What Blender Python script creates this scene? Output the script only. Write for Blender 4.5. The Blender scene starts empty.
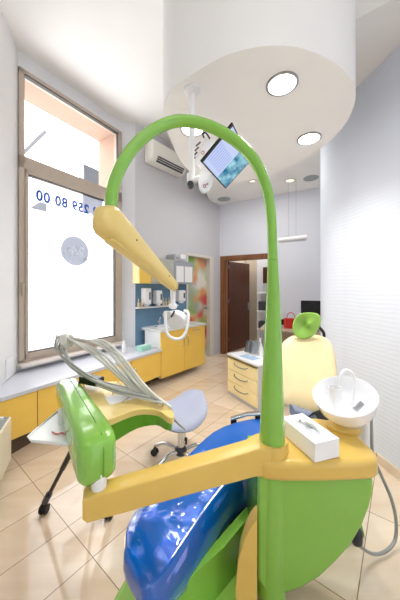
import bpy, bmesh, math, random
from mathutils import Vector, Matrix
random.seed(7)
S = bpy.context.scene
COL = S.collection
PI = math.pi

# ------------------------------------------------------------------ camera
F, HC, HZ = 255.0, 1.43, 288.0          # focal length in pixels, eye height, horizon row
cd = bpy.data.cameras.new('camera'); cam = bpy.data.objects.new('camera', cd); COL.objects.link(cam)
cam.location = (0, 0, HC); cam.rotation_euler = (PI/2, 0, 0)
cd.sensor_fit = 'HORIZONTAL'; cd.sensor_width = 36; cd.lens = 36*F/400
cd.shift_y = -(300-HZ)/400; cd.clip_start = 0.02
S.camera = cam

# ------------------------------------------------------------------ light
S.view_settings.view_transform = 'Standard'; S.view_settings.look = 'None'
S.view_settings.gamma = 1; S.view_settings.use_curve_mapping = False
S.view_settings.exposure = 0.34
w = bpy.data.worlds.new('daylight'); S.world = w; w.use_nodes = True
def _sky():      # bright overcast sky, brightest on the street side beyond the big window
    n = w.node_tree.nodes; l = w.node_tree.links; bg = n['Background']; bg.inputs[0].default_value = (0.965, 0.98, 1, 1)
    tc = n.new('ShaderNodeTexCoord'); d = n.new('ShaderNodeVectorMath'); d.operation = 'DOT_PRODUCT'; d.inputs[1].default_value = (-.84, .54, .1)
    l.new(tc.outputs['Generated'], d.inputs[0]); m = n.new('ShaderNodeMapRange'); m.interpolation_type = 'SMOOTHSTEP'
    m.inputs[1].default_value = .0; m.inputs[2].default_value = .6; m.inputs[3].default_value = .42; m.inputs[4].default_value = 5.2
    l.new(d.outputs['Value'], m.inputs[0]); l.new(m.outputs[0], bg.inputs[1])
_sky()

def area(name, loc, target, sx, sy, power, col=(1, 1, 1)):
    l = bpy.data.lights.new(name, 'AREA'); l.shape = 'RECTANGLE'; l.size = sx; l.size_y = sy
    l.energy = power; l.color = col
    o = bpy.data.objects.new(name, l); COL.objects.link(o); o.location = loc
    d = Vector(target)-Vector(loc); o.rotation_euler = d.to_track_quat('-Z', 'Y').to_euler()
    return o
area('front_fill_light', (0, -.9, 3.9), (0, -.9, 0), 1.6, 1.2, 8, (1, .98, .95))  # added fill behind the camera, no fitting there; bounce brightens the ceiling
area('corridor_lamp', (1.6, 6.3, 3.0), (1.6, 6.4, 0), .8, .5, 20, (1, .95, .88))
area('rear_fill_light', (0.8, 3.9, 3.2), (0.8, 3.9, 0), 1.0, 1.0, 14, (1, .98, .95))  # added fill to lift the sink wall and rear, not an actual fitting

def P(px, py, z):                        # point at height z seen on this ray
    Y = (HC-z)*F/(py-HZ); return Vector(((px-200)/F*Y, Y, z))
def Q(px, py, Y):                        # point at depth Y
    return Vector(((px-200)/F*Y, Y, HC-(py-HZ)/F*Y))

# ------------------------------------------------------------------ materials
def rgb(h):
    h = h.lstrip('#'); c = [int(h[i:i+2], 16)/255 for i in (0, 2, 4)]
    return tuple(x/12.92 if x <= .04045 else ((x+.055)/1.055)**2.4 for x in c)+(1,)
def mat(name, col, rough=.5, metal=0, coat=0, noise=0, nscale=8, bump=0, bscale=40, trans=0, ior=1.45, emis=None, es=0, spec=.5, sheen=0):
    m = bpy.data.materials.new(name); m.use_nodes = True
    n = m.node_tree.nodes; l = m.node_tree.links; b = n['Principled BSDF']
    c = rgb(col) if isinstance(col, str) else col
    b.inputs['Base Color'].default_value = c
    b.inputs['Roughness'].default_value = rough; b.inputs['Metallic'].default_value = metal
    b.inputs['Coat Weight'].default_value = coat; b.inputs['Coat Roughness'].default_value = .05
    b.inputs['Transmission Weight'].default_value = trans; b.inputs['IOR'].default_value = ior
    b.inputs['Specular IOR Level'].default_value = spec
    tc = n.new('ShaderNodeTexCoord')
    if noise:
        t = n.new('ShaderNodeTexNoise'); t.inputs['Scale'].default_value = nscale; t.inputs['Detail'].default_value = 4
        l.new(tc.outputs['Object'], t.inputs['Vector'])
        r = n.new('ShaderNodeValToRGB')
        r.color_ramp.elements[0].position = .3; r.color_ramp.elements[1].position = .7
        r.color_ramp.elements[0].color = tuple(x*(1-noise) for x in c[:3])+(1,)
        r.color_ramp.elements[1].color = tuple(min(1, x*(1+noise)) for x in c[:3])+(1,)
        l.new(t.outputs['Fac'], r.inputs['Fac']); l.new(r.outputs['Color'], b.inputs['Base Color'])
    if bump:
        t = n.new('ShaderNodeTexNoise'); t.inputs['Scale'].default_value = bscale; t.inputs['Detail'].default_value = 3
        l.new(tc.outputs['Object'], t.inputs['Vector'])
        u = n.new('ShaderNodeBump'); u.inputs['Strength'].default_value = bump; u.inputs['Distance'].default_value = .01
        l.new(t.outputs['Fac'], u.inputs['Height']); l.new(u.outputs['Normal'], b.inputs['Normal'])
    if emis:
        b.inputs['Emission Color'].default_value = rgb(emis); b.inputs['Emission Strength'].default_value = es
    return m
M = {}
M['ceil'] = mat('ceiling_paint', '#F5F4F2', .8, noise=.01, nscale=3)
M['wall_w'] = mat('white_wall_paint', '#E4E5E9', .8, noise=.01, nscale=3)
M['wall_n'] = mat('light_neutral_wall_paint', '#EBEAEA', .8, noise=.01, nscale=3)
M['wall_g'] = mat('grey_wall_paint', '#D3D2D6', .8, noise=.01, nscale=3)
M['wall_b'] = mat('pale_blue_wall_paint', '#E6E9F2', .8, noise=.01, nscale=3)
M['green'] = mat('lime_green_plastic', '#83BD48', .2, coat=.5, noise=.015, nscale=3)
M['green_d'] = mat('lime_green_padding', '#9ACB58', .3, coat=.3, noise=.02)
M['green_s'] = mat('deep_green_plastic', '#5A9A24', .3, noise=.02)
M['yellow_p'] = mat('pale_yellow_plastic', '#E6CB7C', .3, coat=.25, noise=.015, nscale=4)
M['yellow'] = mat('warm_yellow_plastic', '#DFBB5E', .3, coat=.25, noise=.015, nscale=4)
M['cream'] = mat('cream_yellow_leather', '#FBE5B4', .42, noise=.015, nscale=5, bump=.05, bscale=120)
M['cab'] = mat('yellow_cabinet_laminate', '#FACF60', .35, noise=.03, nscale=5)
M['cabcream'] = mat('cream_drawer_laminate', '#FBE8B0', .4, noise=.02, nscale=6)
M['worktop'] = mat('grey_speckled_worktop', '#D3D6E0', .25, noise=.04, nscale=150)
M['worktop2'] = mat('light_worktop', '#DEDEDC', .3, noise=.03, nscale=150)
M['white'] = mat('white_plastic', '#F2F3F5', .3, noise=.01)
M['porcelain'] = mat('white_porcelain', '#F5F6FA', .12, coat=.6, noise=.005)
M['paper'] = mat('white_paper', '#F6F6F6', .8, noise=.01)
M['chrome'] = mat('chrome', '#D8DADD', .12, metal=1, noise=.02)
M['steel'] = mat('brushed_steel', '#A8AAAE', .3, metal=1, noise=.05, nscale=30)
M['black'] = mat('black_plastic', '#141518', .35, noise=.1)
M['dark'] = mat('dark_grey_plastic', '#3A3D44', .4, noise=.08)
M['plinth'] = mat('dark_plinth', '#5A4A3C', .6, noise=.05)
M['hose'] = mat('pale_grey_rubber_hose', '#CBCCC6', .35, noise=.04, nscale=20)
M['hose_d'] = mat('mid_grey_rubber_hose', '#9C9E9A', .35, noise=.04, nscale=20)
M['bracket'] = mat('cream_white_plastic', '#D4D4CC', .35, noise=.02)
M['stoolf'] = mat('blue_grey_leatherette', '#A6ACC2', .45, noise=.02, bump=.06, bscale=90)
M['greyfab'] = mat('slate_grey_padding', '#7C88A0', .5, noise=.04)
M['taupe'] = mat('taupe_window_frame', '#C2B3A4', .45, noise=.04, nscale=10)
M['sill'] = mat('pale_stone_sill', '#E8DFD8', .4, noise=.04, nscale=40)
M['gasket'] = mat('dark_rubber_gasket', '#4A4644', .6, noise=.1)
M['splash'] = mat('blue_glass_splashback', '#6A8FAC', .2, noise=.06, nscale=6)
M['mint'] = mat('mint_cardboard', '#A6DCCB', .6, noise=.03)
M['red'] = mat('red_bag_fabric', '#D8322C', .5, noise=.06)
M['redtube'] = mat('pink_red_tube', '#D87A78', .4, noise=.03)
M['radiator'] = mat('cream_enamel', '#EDE7CC', .4, noise=.01)
M['reveal'] = mat('beige_outdoor_plaster', '#B89A88', .85, noise=.02, nscale=6)
M['facade'] = mat('grey_outdoor_plaster', '#B4B8C2', .85, noise=.02, nscale=2)
M['facade_d'] = mat('grey_outdoor_railing', '#9FA3AD', .6, noise=.05)
M['textblue'] = mat('blue_vinyl_lettering', '#1E50B4', .6, noise=.02)
M['film_grey'] = mat('pale_grey_vinyl', '#C9CCD2', .6, noise=.02)
M['stick'] = None
M['acwhite'] = mat('off_white_casing', '#E9E6DD', .4, noise=.01)
M['grille'] = mat('grey_speaker_grille', '#A9AFB2', .6, noise=.15, nscale=120)
M['logo'] = mat('magenta_logo_ink', '#B0246E', .5, noise=.02)
M['inkr'] = mat('red_logo_ink', '#C83A40', .5, noise=.02)
M['cup'] = mat('white_cup_plastic', '#FBFBFD', .25, noise=.005)
M['bluesheet'] = mat('pale_blue_paper', '#A9C6E2', .7, noise=.25, nscale=60)
M['acryl'] = mat('clear_acrylic', '#E8EEF4', .08, noise=.01, trans=.75)
M['mask'] = mat('rubber_castor', '#1D1D20', .45, noise=.1)
M['beige'] = mat('beige_corridor_paint', '#CFC3B2', .8, noise=.02)
M['orangew'] = mat('small_wooden_holders', '#D9C5A0', .5, noise=.05)

def wood(name, c1, c2, scale=3, rough=.35):
    m = mat(name, c1, rough); n = m.node_tree.nodes; l = m.node_tree.links
    tc = n.new('ShaderNodeTexCoord'); mp = n.new('ShaderNodeMapping'); mp.inputs['Scale'].default_value = (scale*8, scale*8, scale*.4)
    t = n.new('ShaderNodeTexNoise'); t.inputs['Scale'].default_value = 1.5; t.inputs['Detail'].default_value = 6
    r = n.new('ShaderNodeValToRGB'); r.color_ramp.elements[0].color = rgb(c1); r.color_ramp.elements[1].color = rgb(c2)
    r.color_ramp.elements[0].position = .35; r.color_ramp.elements[1].position = .7
    l.new(tc.outputs['Object'], mp.inputs['Vector']); l.new(mp.outputs['Vector'], t.inputs['Vector'])
    l.new(t.outputs['Fac'], r.inputs['Fac']); l.new(r.outputs['Color'], n['Principled BSDF'].inputs['Base Color'])
    return m
M['wood'] = wood('dark_brown_door_veneer', '#48220C', '#5C3014')
M['woodf'] = wood('brown_door_frame', '#7A4A28', '#94603A')
M['deskw'] = wood('desk_laminate', '#B8A692', '#CBBBA8')

def emit(name, col, s):
    m = bpy.data.materials.new(name); m.use_nodes = True; n = m.node_tree.nodes; n.clear()
    e = n.new('ShaderNodeEmission'); e.inputs[0].default_value = rgb(col); e.inputs[1].default_value = s
    o = n.new('ShaderNodeOutputMaterial'); m.node_tree.links.new(e.outputs[0], o.inputs[0]); return m
M['lamp'] = emit('lit_lamp_glass', '#FFFBF2', 9)

# blue upholstery, glossy
def blue_mat():
    m = mat('glossy_blue_leatherette', '#005CB8', .16, coat=.6, noise=.05, nscale=4)
    n = m.node_tree.nodes; l = m.node_tree.links; b = n['Principled BSDF']
    tc = n['Texture Coordinate'] if 'Texture Coordinate' in n else n.new('ShaderNodeTexCoord')
    t = n.new('ShaderNodeTexNoise'); t.inputs['Scale'].default_value = 7; t.inputs['Detail'].default_value = 2
    l.new(tc.outputs['Object'], t.inputs['Vector'])
    u = n.new('ShaderNodeBump'); u.inputs['Strength'].default_value = .12; u.inputs['Distance'].default_value = .02
    l.new(t.outputs['Fac'], u.inputs['Height']); l.new(u.outputs['Normal'], b.inputs['Normal'])
    return m
M['blue'] = blue_mat()
# crinkled clear cover: transparent with glossy wrinkles
def film_mat():
    m = bpy.data.materials.new('crinkled_clear_plastic_cover'); m.use_nodes = True; n = m.node_tree.nodes; l = m.node_tree.links; n.clear()
    o = n.new('ShaderNodeOutputMaterial'); mx = n.new('ShaderNodeMixShader'); tr = n.new('ShaderNodeBsdfTransparent')
    gl = n.new('ShaderNodeBsdfGlossy'); gl.inputs['Roughness'].default_value = .06
    fr = n.new('ShaderNodeFresnel'); fr.inputs['IOR'].default_value = 1.7
    tc = n.new('ShaderNodeTexCoord'); t = n.new('ShaderNodeTexVoronoi'); t.inputs['Scale'].default_value = 11
    t2 = n.new('ShaderNodeTexNoise'); t2.inputs['Scale'].default_value = 5; t2.inputs['Detail'].default_value = 3; t2.inputs['Distortion'].default_value = 1.2
    ad = n.new('ShaderNodeMath'); ad.operation = 'ADD'
    l.new(tc.outputs['Object'], t.inputs['Vector']); l.new(tc.outputs['Object'], t2.inputs['Vector'])
    l.new(t.outputs['Distance'], ad.inputs[0]); l.new(t2.outputs['Fac'], ad.inputs[1])
    u = n.new('ShaderNodeBump'); u.inputs['Strength'].default_value = .7; u.inputs['Distance'].default_value = .03
    l.new(ad.outputs[0], u.inputs['Height'])
    l.new(u.outputs['Normal'], gl.inputs['Normal']); l.new(u.outputs['Normal'], fr.inputs['Normal'])
    t3 = n.new('ShaderNodeTexNoise'); t3.inputs['Scale'].default_value = 9; t3.inputs['Detail'].default_value = 2; l.new(tc.outputs['Object'], t3.inputs['Vector'])
    mr = n.new('ShaderNodeMapRange'); mr.inputs[1].default_value = .48; mr.inputs[2].default_value = .56; l.new(t3.outputs['Fac'], mr.inputs[0])
    mu = n.new('ShaderNodeMath'); mu.operation = 'MULTIPLY'; l.new(fr.outputs[0], mu.inputs[0]); l.new(mr.outputs[0], mu.inputs[1])
    ad2 = n.new('ShaderNodeMath'); ad2.operation = 'MULTIPLY_ADD'; ad2.inputs[1].default_value = 1.9; l.new(mu.outputs[0], ad2.inputs[0]); ad2.inputs[2].default_value = .01
    l.new(ad2.outputs[0], gl.inputs['Color']); n.remove(mx); asd = n.new('ShaderNodeAddShader')
    l.new(tr.outputs[0], asd.inputs[0]); l.new(gl.outputs[0], asd.inputs[1]); l.new(asd.outputs[0], o.inputs[0])
    return m
M['film'] = film_mat()
def frosted(name, col, tfrac=.25):
    m = bpy.data.materials.new(name); m.use_nodes = True; n = m.node_tree.nodes; l = m.node_tree.links; n.clear()
    o = n.new('ShaderNodeOutputMaterial'); a = n.new('ShaderNodeBsdfTranslucent'); a.inputs[0].default_value = rgb(col)
    b = n.new('ShaderNodeBsdfDiffuse'); b.inputs[0].default_value = rgb(col); c = n.new('ShaderNodeMixShader'); c.inputs[0].default_value = tfrac
    tc = n.new('ShaderNodeTexCoord'); t = n.new('ShaderNodeTexNoise'); t.inputs['Scale'].default_value = 200; l.new(tc.outputs['Object'], t.inputs['Vector'])
    u = n.new('ShaderNodeBump'); u.inputs['Strength'].default_value = .02; l.new(t.outputs['Fac'], u.inputs['Height']); l.new(u.outputs['Normal'], b.inputs['Normal'])
    l.new(a.outputs[0], c.inputs[1]); l.new(b.outputs[0], c.inputs[2]); l.new(c.outputs[0], o.inputs[0]); return m
M['frost'] = frosted('frosted_window_film', '#FFFFFF', .12)
M['stick'] = frosted('translucent_grey_vinyl', '#ACAEB4', .1); M['stick2'] = frosted('translucent_white_vinyl', '#FFFFFF', .1)
def clearglass():
    m = bpy.data.materials.new('clear_window_glass'); m.use_nodes = True; n = m.node_tree.nodes; l = m.node_tree.links; n.clear()
    o = n.new('ShaderNodeOutputMaterial'); mx = n.new('ShaderNodeMixShader'); tr = n.new('ShaderNodeBsdfTransparent'); gl = n.new('ShaderNodeBsdfGlossy')
    gl.inputs['Roughness'].default_value = .02; fr = n.new('ShaderNodeFresnel'); fr.inputs['IOR'].default_value = 1.4
    tc = n.new('ShaderNodeTexCoord'); t = n.new('ShaderNodeTexNoise'); t.inputs['Scale'].default_value = 2; l.new(tc.outputs['Object'], t.inputs['Vector'])
    u = n.new('ShaderNodeBump'); u.inputs['Strength'].default_value = .02; l.new(t.outputs['Fac'], u.inputs['Height']); l.new(u.outputs['Normal'], gl.inputs['Normal'])
    ge = n.new('ShaderNodeNewGeometry'); sb = n.new('ShaderNodeMath'); sb.operation = 'SUBTRACT'; sb.inputs[0].default_value = 1; l.new(ge.outputs['Backfacing'], sb.inputs[1])
    mu = n.new('ShaderNodeMath'); mu.operation = 'MULTIPLY'; l.new(fr.outputs[0], mu.inputs[0]); l.new(sb.outputs[0], mu.inputs[1])
    l.new(mu.outputs[0], mx.inputs[0]); l.new(tr.outputs[0], mx.inputs[1]); l.new(gl.outputs[0], mx.inputs[2]); l.new(mx.outputs[0], o.inputs[0]); return m
M['glass'] = clearglass()

def floor_mat():
    m = mat('glossy_beige_tiles', '#E0C8AA', .12); n = m.node_tree.nodes; l = m.node_tree.links; b = n['Principled BSDF']
    tc = n.new('ShaderNodeTexCoord'); sp = n.new('ShaderNodeSeparateXYZ'); l.new(tc.outputs['Object'], sp.inputs[0])
    def mth(op, a, c=None):
        x = n.new('ShaderNodeMath'); x.operation = op
        for i, v in enumerate((a, c)):
            if v is None: continue
            if isinstance(v, (int, float)): x.inputs[i].default_value = v
            else: l.new(v, x.inputs[i])
        return x.outputs[0]
    # tile axes: u along (.62,.785), v along (.785,-.62)
    U = mth('ADD', mth('MULTIPLY', sp.outputs[0], .62), mth('MULTIPLY', sp.outputs[1], .785))
    V = mth('ADD', mth('MULTIPLY', sp.outputs[0], .785), mth('MULTIPLY', sp.outputs[1], -.62))
    us = mth('DIVIDE', mth('ADD', U, 10*.62-.71), .62); vs = mth('DIVIDE', mth('ADD', V, 20*.2815+.16), .2815)
    fu = mth('FRACT', us); fv = mth('FRACT', vs)
    du = mth('MULTIPLY', mth('MINIMUM', fu, mth('SUBTRACT', 1.0, fu)), .62)
    dv = mth('MULTIPLY', mth('MINIMUM', fv, mth('SUBTRACT', 1.0, fv)), .2815)
    g = mth('LESS_THAN', mth('MINIMUM', du, dv), .0022)
    cb = n.new('ShaderNodeCombineXYZ'); l.new(mth('FLOOR', us), cb.inputs[0]); l.new(mth('FLOOR', vs), cb.inputs[1])
    wn = n.new('ShaderNodeTexWhiteNoise'); l.new(cb.outputs[0], wn.inputs[0])
    mp = n.new('ShaderNodeMapping'); mp.inputs['Rotation'].default_value = (0, 0, -.9); mp.inputs['Scale'].default_value = (1.2, 9, 1)
    l.new(tc.outputs['Object'], mp.inputs[0]); ns = n.new('ShaderNodeTexNoise'); ns.inputs['Scale'].default_value = 1.3; ns.inputs['Detail'].default_value = 5
    l.new(mp.outputs[0], ns.inputs['Vector'])
    fac = mth('ADD', mth('MULTIPLY', wn.outputs[0], .35), mth('MULTIPLY', ns.outputs['Fac'], .7))
    r = n.new('ShaderNodeValToRGB'); r.color_ramp.elements[0].position = .25; r.color_ramp.elements[1].position = .85
    r.color_ramp.elements[0].color = rgb('#DCC2A4'); r.color_ramp.elements[1].color = rgb('#F0E0CB'); l.new(fac, r.inputs[0])
    mx = n.new('ShaderNodeMix'); mx.data_type = 'RGBA'; l.new(g, mx.inputs[0]); l.new(r.outputs[0], mx.inputs[6]); mx.inputs[7].default_value = rgb('#8F7458')
    l.new(mx.outputs[2], b.inputs['Base Color'])
    l.new(mth('ADD', mth('MULTIPLY', g, .4), .13), b.inputs['Roughness'])
    b.inputs['Coat Weight'].default_value = .5; b.inputs['Coat Roughness'].default_value = .06
    return m
M['floor'] = floor_mat()
def ripple_mat():
    m = mat('rippled_pale_blue_wall', '#E4EAF6', .55); n = m.node_tree.nodes; l = m.node_tree.links; b = n['Principled BSDF']
    tc = n.new('ShaderNodeTexCoord'); wv = n.new('ShaderNodeTexWave'); wv.bands_direction = 'Z'; wv.inputs['Scale'].default_value = 9
    wv.inputs['Distortion'].default_value = 2.2; wv.inputs['Detail'].default_value = 1; wv.inputs['Detail Scale'].default_value = .6
    l.new(tc.outputs['Object'], wv.inputs['Vector'])
    u = n.new('ShaderNodeBump'); u.inputs['Strength'].default_value = .09; u.inputs['Distance'].default_value = .008
    l.new(wv.outputs['Fac'], u.inputs['Height']); l.new(u.outputs['Normal'], b.inputs['Normal']); return m
M['ripple'] = ripple_mat()
def screen_mat():     # a lit display: pale document at left, teal photo at lower right
    m = bpy.data.materials.new('lit_screen_picture'); m.use_nodes = True; n = m.node_tree.nodes; l = m.node_tree.links; n.clear()
    o = n.new('ShaderNodeOutputMaterial'); e = n.new('ShaderNodeEmission'); e.inputs[1].default_value = .95; l.new(e.outputs[0], o.inputs[0])
    tc = n.new('ShaderNodeTexCoord'); sp = n.new('ShaderNodeSeparateXYZ'); l.new(tc.outputs['UV'], sp.inputs[0])
    def mth(op, a, c=None):
        x = n.new('ShaderNodeMath'); x.operation = op
        for i, v in enumerate((a, c)):
            if v is None: continue
            if isinstance(v, (int, float)): x.inputs[i].default_value = v
            else: l.new(v, x.inputs[i])
        return x.outputs[0]
    ns = n.new('ShaderNodeTexNoise'); ns.inputs['Scale'].default_value = 4; ns.inputs['Detail'].default_value = 3; l.new(tc.outputs['UV'], ns.inputs['Vector'])
    r = n.new('ShaderNodeValToRGB'); r.color_ramp.elements[0].color = rgb('#2C6C8C'); r.color_ramp.elements[1].color = rgb('#9CCBD8')
    r.color_ramp.elements[0].position = .35; r.color_ramp.elements[1].position = .65; l.new(ns.outputs['Fac'], r.inputs[0])
    lines = mth('MULTIPLY', mth('LESS_THAN', mth('FRACT', mth('MULTIPLY', sp.outputs[1], 18)), .4),
                mth('MULTIPLY', mth('LESS_THAN', sp.outputs[0], .62), mth('MULTIPLY', mth('GREATER_THAN', sp.outputs[0], .12), mth('GREATER_THAN', sp.outputs[1], .5))))
    mx = n.new('ShaderNodeMix'); mx.data_type = 'RGBA'; l.new(lines, mx.inputs[0]); mx.inputs[6].default_value = rgb('#B9C4E6'); mx.inputs[7].default_value = rgb('#9AA8D6')
    sel = mth('GREATER_THAN', mth('SUBTRACT', sp.outputs[0], mth('MULTIPLY', sp.outputs[1], 1.1)), .0)
    sel2 = n.new('ShaderNodeMix'); sel2.data_type = 'RGBA'
    l.new(mth('LESS_THAN', sp.outputs[1], .45), sel2.inputs[0]); l.new(mx.outputs[2], sel2.inputs[6]); l.new(r.outputs[0], sel2.inputs[7])
    l.new(sel2.outputs[2], e.inputs[0]); return m
M['screen'] = screen_mat()
def poster_mat():     # frosted door panel printed with a soft garden picture
    m = mat('printed_frosted_door_panel', '#D8D8C0', .4); n = m.node_tree.nodes; l = m.node_tree.links; b = n['Principled BSDF']
    tc = n.new('ShaderNodeTexCoord'); prev = None
    for k, (c, sc_, off, lo_, hi_) in enumerate((('#A4AE98', 2.2, 0, .35, .7), ('#8DBB62', 2.6, 7, .42, .68), ('#D8C79A', 3.0, 13, .45, .7), ('#E2A069', 3.6, 21, .52, .74), ('#CE544C', 3.4, 33, .54, .72))):
        mp = n.new('ShaderNodeMapping'); mp.inputs['Location'].default_value = (off, off*.7, off*.3)
        l.new(tc.outputs['Object'], mp.inputs[0]); ns = n.new('ShaderNodeTexNoise'); ns.inputs['Scale'].default_value = sc_; ns.inputs['Detail'].default_value = 0
        l.new(mp.outputs[0], ns.inputs['Vector']); mr = n.new('ShaderNodeMapRange'); mr.interpolation_type = 'SMOOTHSTEP'
        mr.inputs[1].default_value = lo_; mr.inputs[2].default_value = hi_; l.new(ns.outputs['Fac'], mr.inputs[0])
        mx = n.new('ShaderNodeMix'); mx.data_type = 'RGBA'; l.new(mr.outputs[0], mx.inputs[0]); mx.inputs[7].default_value = rgb(c)
        if prev: l.new(prev, mx.inputs[6])
        else: mx.inputs[6].default_value = rgb('#E9E6DA')
        prev = mx.outputs[2]
    l.new(prev, b.inputs['Base Color']); return m
M['poster'] = poster_mat()

# ------------------------------------------------------------------ mesh helpers
def fin(bm, name, m, parent=None, smooth=False, bevel=0, seg=3, sub=0, autos=None):
    bmesh.ops.recalc_face_normals(bm, faces=bm.faces)
    me = bpy.data.meshes.new(name); bm.to_mesh(me); bm.free(); me.materials.append(m)
    o = bpy.data.objects.new(name, me); COL.objects.link(o)
    if parent: o.parent = parent
    if smooth or bevel or sub:
        for p in me.polygons: p.use_smooth = True
    if bevel:
        md = o.modifiers.new('bevel', 'BEVEL'); md.width = bevel; md.segments = seg; md.limit_method = 'ANGLE'; md.angle_limit = math.radians(40); md.harden_normals = False
    if sub:
        md = o.modifiers.new('subdivision', 'SUBSURF'); md.levels = sub; md.render_levels = sub
    if smooth or bevel:
        try: me.set_sharp_from_angle(angle=math.radians(40 if not bevel else 60))
        except Exception: pass
    return o
def nb(): return bmesh.new()
def prism(bm, poly, z0, z1):
    a = [bm.verts.new((p[0], p[1], z0 if not callable(z0) else z0(p))) for p in poly]
    b = [bm.verts.new((p[0], p[1], z1 if not callable(z1) else z1(p))) for p in poly]
    k = len(poly); bm.faces.new(a[::-1]); bm.faces.new(b)
    for i in range(k): bm.faces.new((a[i], a[(i+1) % k], b[(i+1) % k], b[i]))
def hexa(bm, lo, hi):       # 4 lower, 4 upper corners
    a = [bm.verts.new(p) for p in lo]; b = [bm.verts.new(p) for p in hi]
    bm.faces.new(a[::-1]); bm.faces.new(b)
    for i in range(4): bm.faces.new((a[i], a[(i+1) % 4], b[(i+1) % 4], b[i]))
def box(bm, c, s, rz=0, R=None):
    R = R or Matrix.Rotation(rz, 3, 'Z'); c = Vector(c); v = []
    for z in (-1, 1):
        for x, y in ((-1, -1), (1, -1), (1, 1), (-1, 1)):
            v.append(bm.verts.new(c+R@Vector((x*s[0]/2, y*s[1]/2, z*s[2]/2))))
    for f in ((3, 2, 1, 0), (4, 5, 6, 7), (0, 1, 5, 4), (1, 2, 6, 5), (2, 3, 7, 6), (3, 0, 4, 7)): bm.faces.new([v[i] for i in f])
def smoothpts(pts, n=8, closed=False):
    pts = [Vector(p) for p in pts]; out = []; k = len(pts); rng = k if closed else k-1
    for i in range(rng):
        p0 = pts[(i-1) % k] if closed or i > 0 else pts[0]*2-pts[1]
        p1 = pts[i]; p2 = pts[(i+1) % k]
        p3 = pts[(i+2) % k] if closed or i+2 < k else pts[-1]*2-pts[-2]
        for j in range(n):
            t = j/n
            out.append(.5*((2*p1)+(p2-p0)*t+(2*p0-5*p1+4*p2-p3)*t*t+(3*p1-p0-3*p2+p3)*t**3))
    if not closed: out.append(pts[-1])
    return out
def tube(bm, pts, r, seg=12, cap=True, closed=False, sx=1):
    pts = [Vector(p) for p in pts]; k = len(pts)
    if not isinstance(r, (list, tuple)): r = [r]*k
    T = []
    for i in range(k):
        if closed: t = pts[(i+1) % k]-pts[i-1]
        else: t = pts[min(i+1, k-1)]-pts[max(i-1, 0)]
        T.append(t.normalized())
    up = Vector((0, 0, 1)) if abs(T[0].z) < .9 else Vector((0, 1, 0))
    N = (up-T[0]*up.dot(T[0])).normalized(); rings = []
    for i in range(k):
        N = (N-T[i]*N.dot(T[i])).normalized(); B = T[i].cross(N)
        rings.append([bm.verts.new(pts[i]+(N*math.cos(a)+B*math.sin(a)*sx)*r[i]) for a in [2*PI*j/seg for j in range(seg)]])
    for i in range(k if closed else k-1):
        A = rings[i]; Bq = rings[(i+1) % k]
        for j in range(seg): bm.faces.new((A[j], A[(j+1) % seg], Bq[(j+1) % seg], Bq[j]))
    if cap and not closed: bm.faces.new(rings[0][::-1]); bm.faces.new(rings[-1])
def lathe(bm, prof, c=(0, 0, 0), seg=32, R=None, sx=1, sy=1):
    c = Vector(c); R = R or Matrix.Identity(3); rings = []
    for r, z in prof:
        if r < 1e-5: rings.append([bm.verts.new(c+R@Vector((0, 0, z)))])
        else: rings.append([bm.verts.new(c+R@Vector((r*sx*math.cos(2*PI*j/seg), r*sy*math.sin(2*PI*j/seg), z))) for j in range(seg)])
    for A, B in zip(rings, rings[1:]):
        for j in range(seg):
            if len(A) == 1 and len(B) == 1: continue
            if len(A) == 1: bm.faces.new((A[0], B[j], B[(j+1) % seg]))
            elif len(B) == 1: bm.faces.new((A[j], A[(j+1) % seg], B[0]))
            else: bm.faces.new((A[j], A[(j+1) % seg], B[(j+1) % seg], B[j]))
def loft(bm, secs, cap=True):
    rings = [[bm.verts.new(p) for p in s] for s in secs]; k = len(rings[0])
    for A, B in zip(rings, rings[1:]):
        for j in range(k): bm.faces.new((A[j], A[(j+1) % k], B[(j+1) % k], B[j]))
    if cap: bm.faces.new(rings[0][::-1]); bm.faces.new(rings[-1])
def rrect(w, h, r, n=4):
    out = []
    for cx, cy, a0 in ((w/2-r, h/2-r, 0), (-w/2+r, h/2-r, PI/2), (-w/2+r, -h/2+r, PI), (w/2-r, -h/2+r, 1.5*PI)):
        for i in range(n+1):
            a = a0+PI/2*i/n; out.append((cx+r*math.cos(a), cy+r*math.sin(a)))
    return out
def thing(name, label, cat, loc=(0, 0, 0), group=None, rz=0):
    o = bpy.data.objects.new(name, None); COL.objects.link(o); o.location = loc; o.rotation_euler = (0, 0, rz); o.empty_display_size = .05
    return tag(o, label, cat, group)
def tag(o, label, cat, group=None, kind=None):
    o['label'] = label; o['category'] = cat
    if group: o['group'] = group
    if kind: o['kind'] = kind
    return o
def struct(o): o['kind'] = 'structure'; return o
def lab(o, t): o['label'] = t; return o
def kids(o): return [c for c in COL.objects if c.parent == o]
def settle(root):
    inv = (Matrix.Translation(root.location) @ root.rotation_euler.to_matrix().to_4x4()).inverted()
    def go(o):
        for c in kids(o):
            if c.type == 'MESH': c.data.transform(inv)
            go(c)
    go(root)
def align(o, ang):    # give a mesh the frame of its own direction
    R = Matrix.Rotation(ang, 4, 'Z'); o.data.transform(R.inverted()); o.rotation_euler = (0, 0, ang); return o
def dup(root, loc, rz=None, label=None):
    r = root.copy(); COL.objects.link(r); r.location = loc
    if rz is not None: r.rotation_euler = (0, 0, rz)
    if label: r['label'] = label
    def go(a, b):
        for ch in kids(a):
            c = ch.copy(); COL.objects.link(c); c.parent = b; go(ch, c)
    go(root, r); return r

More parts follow.
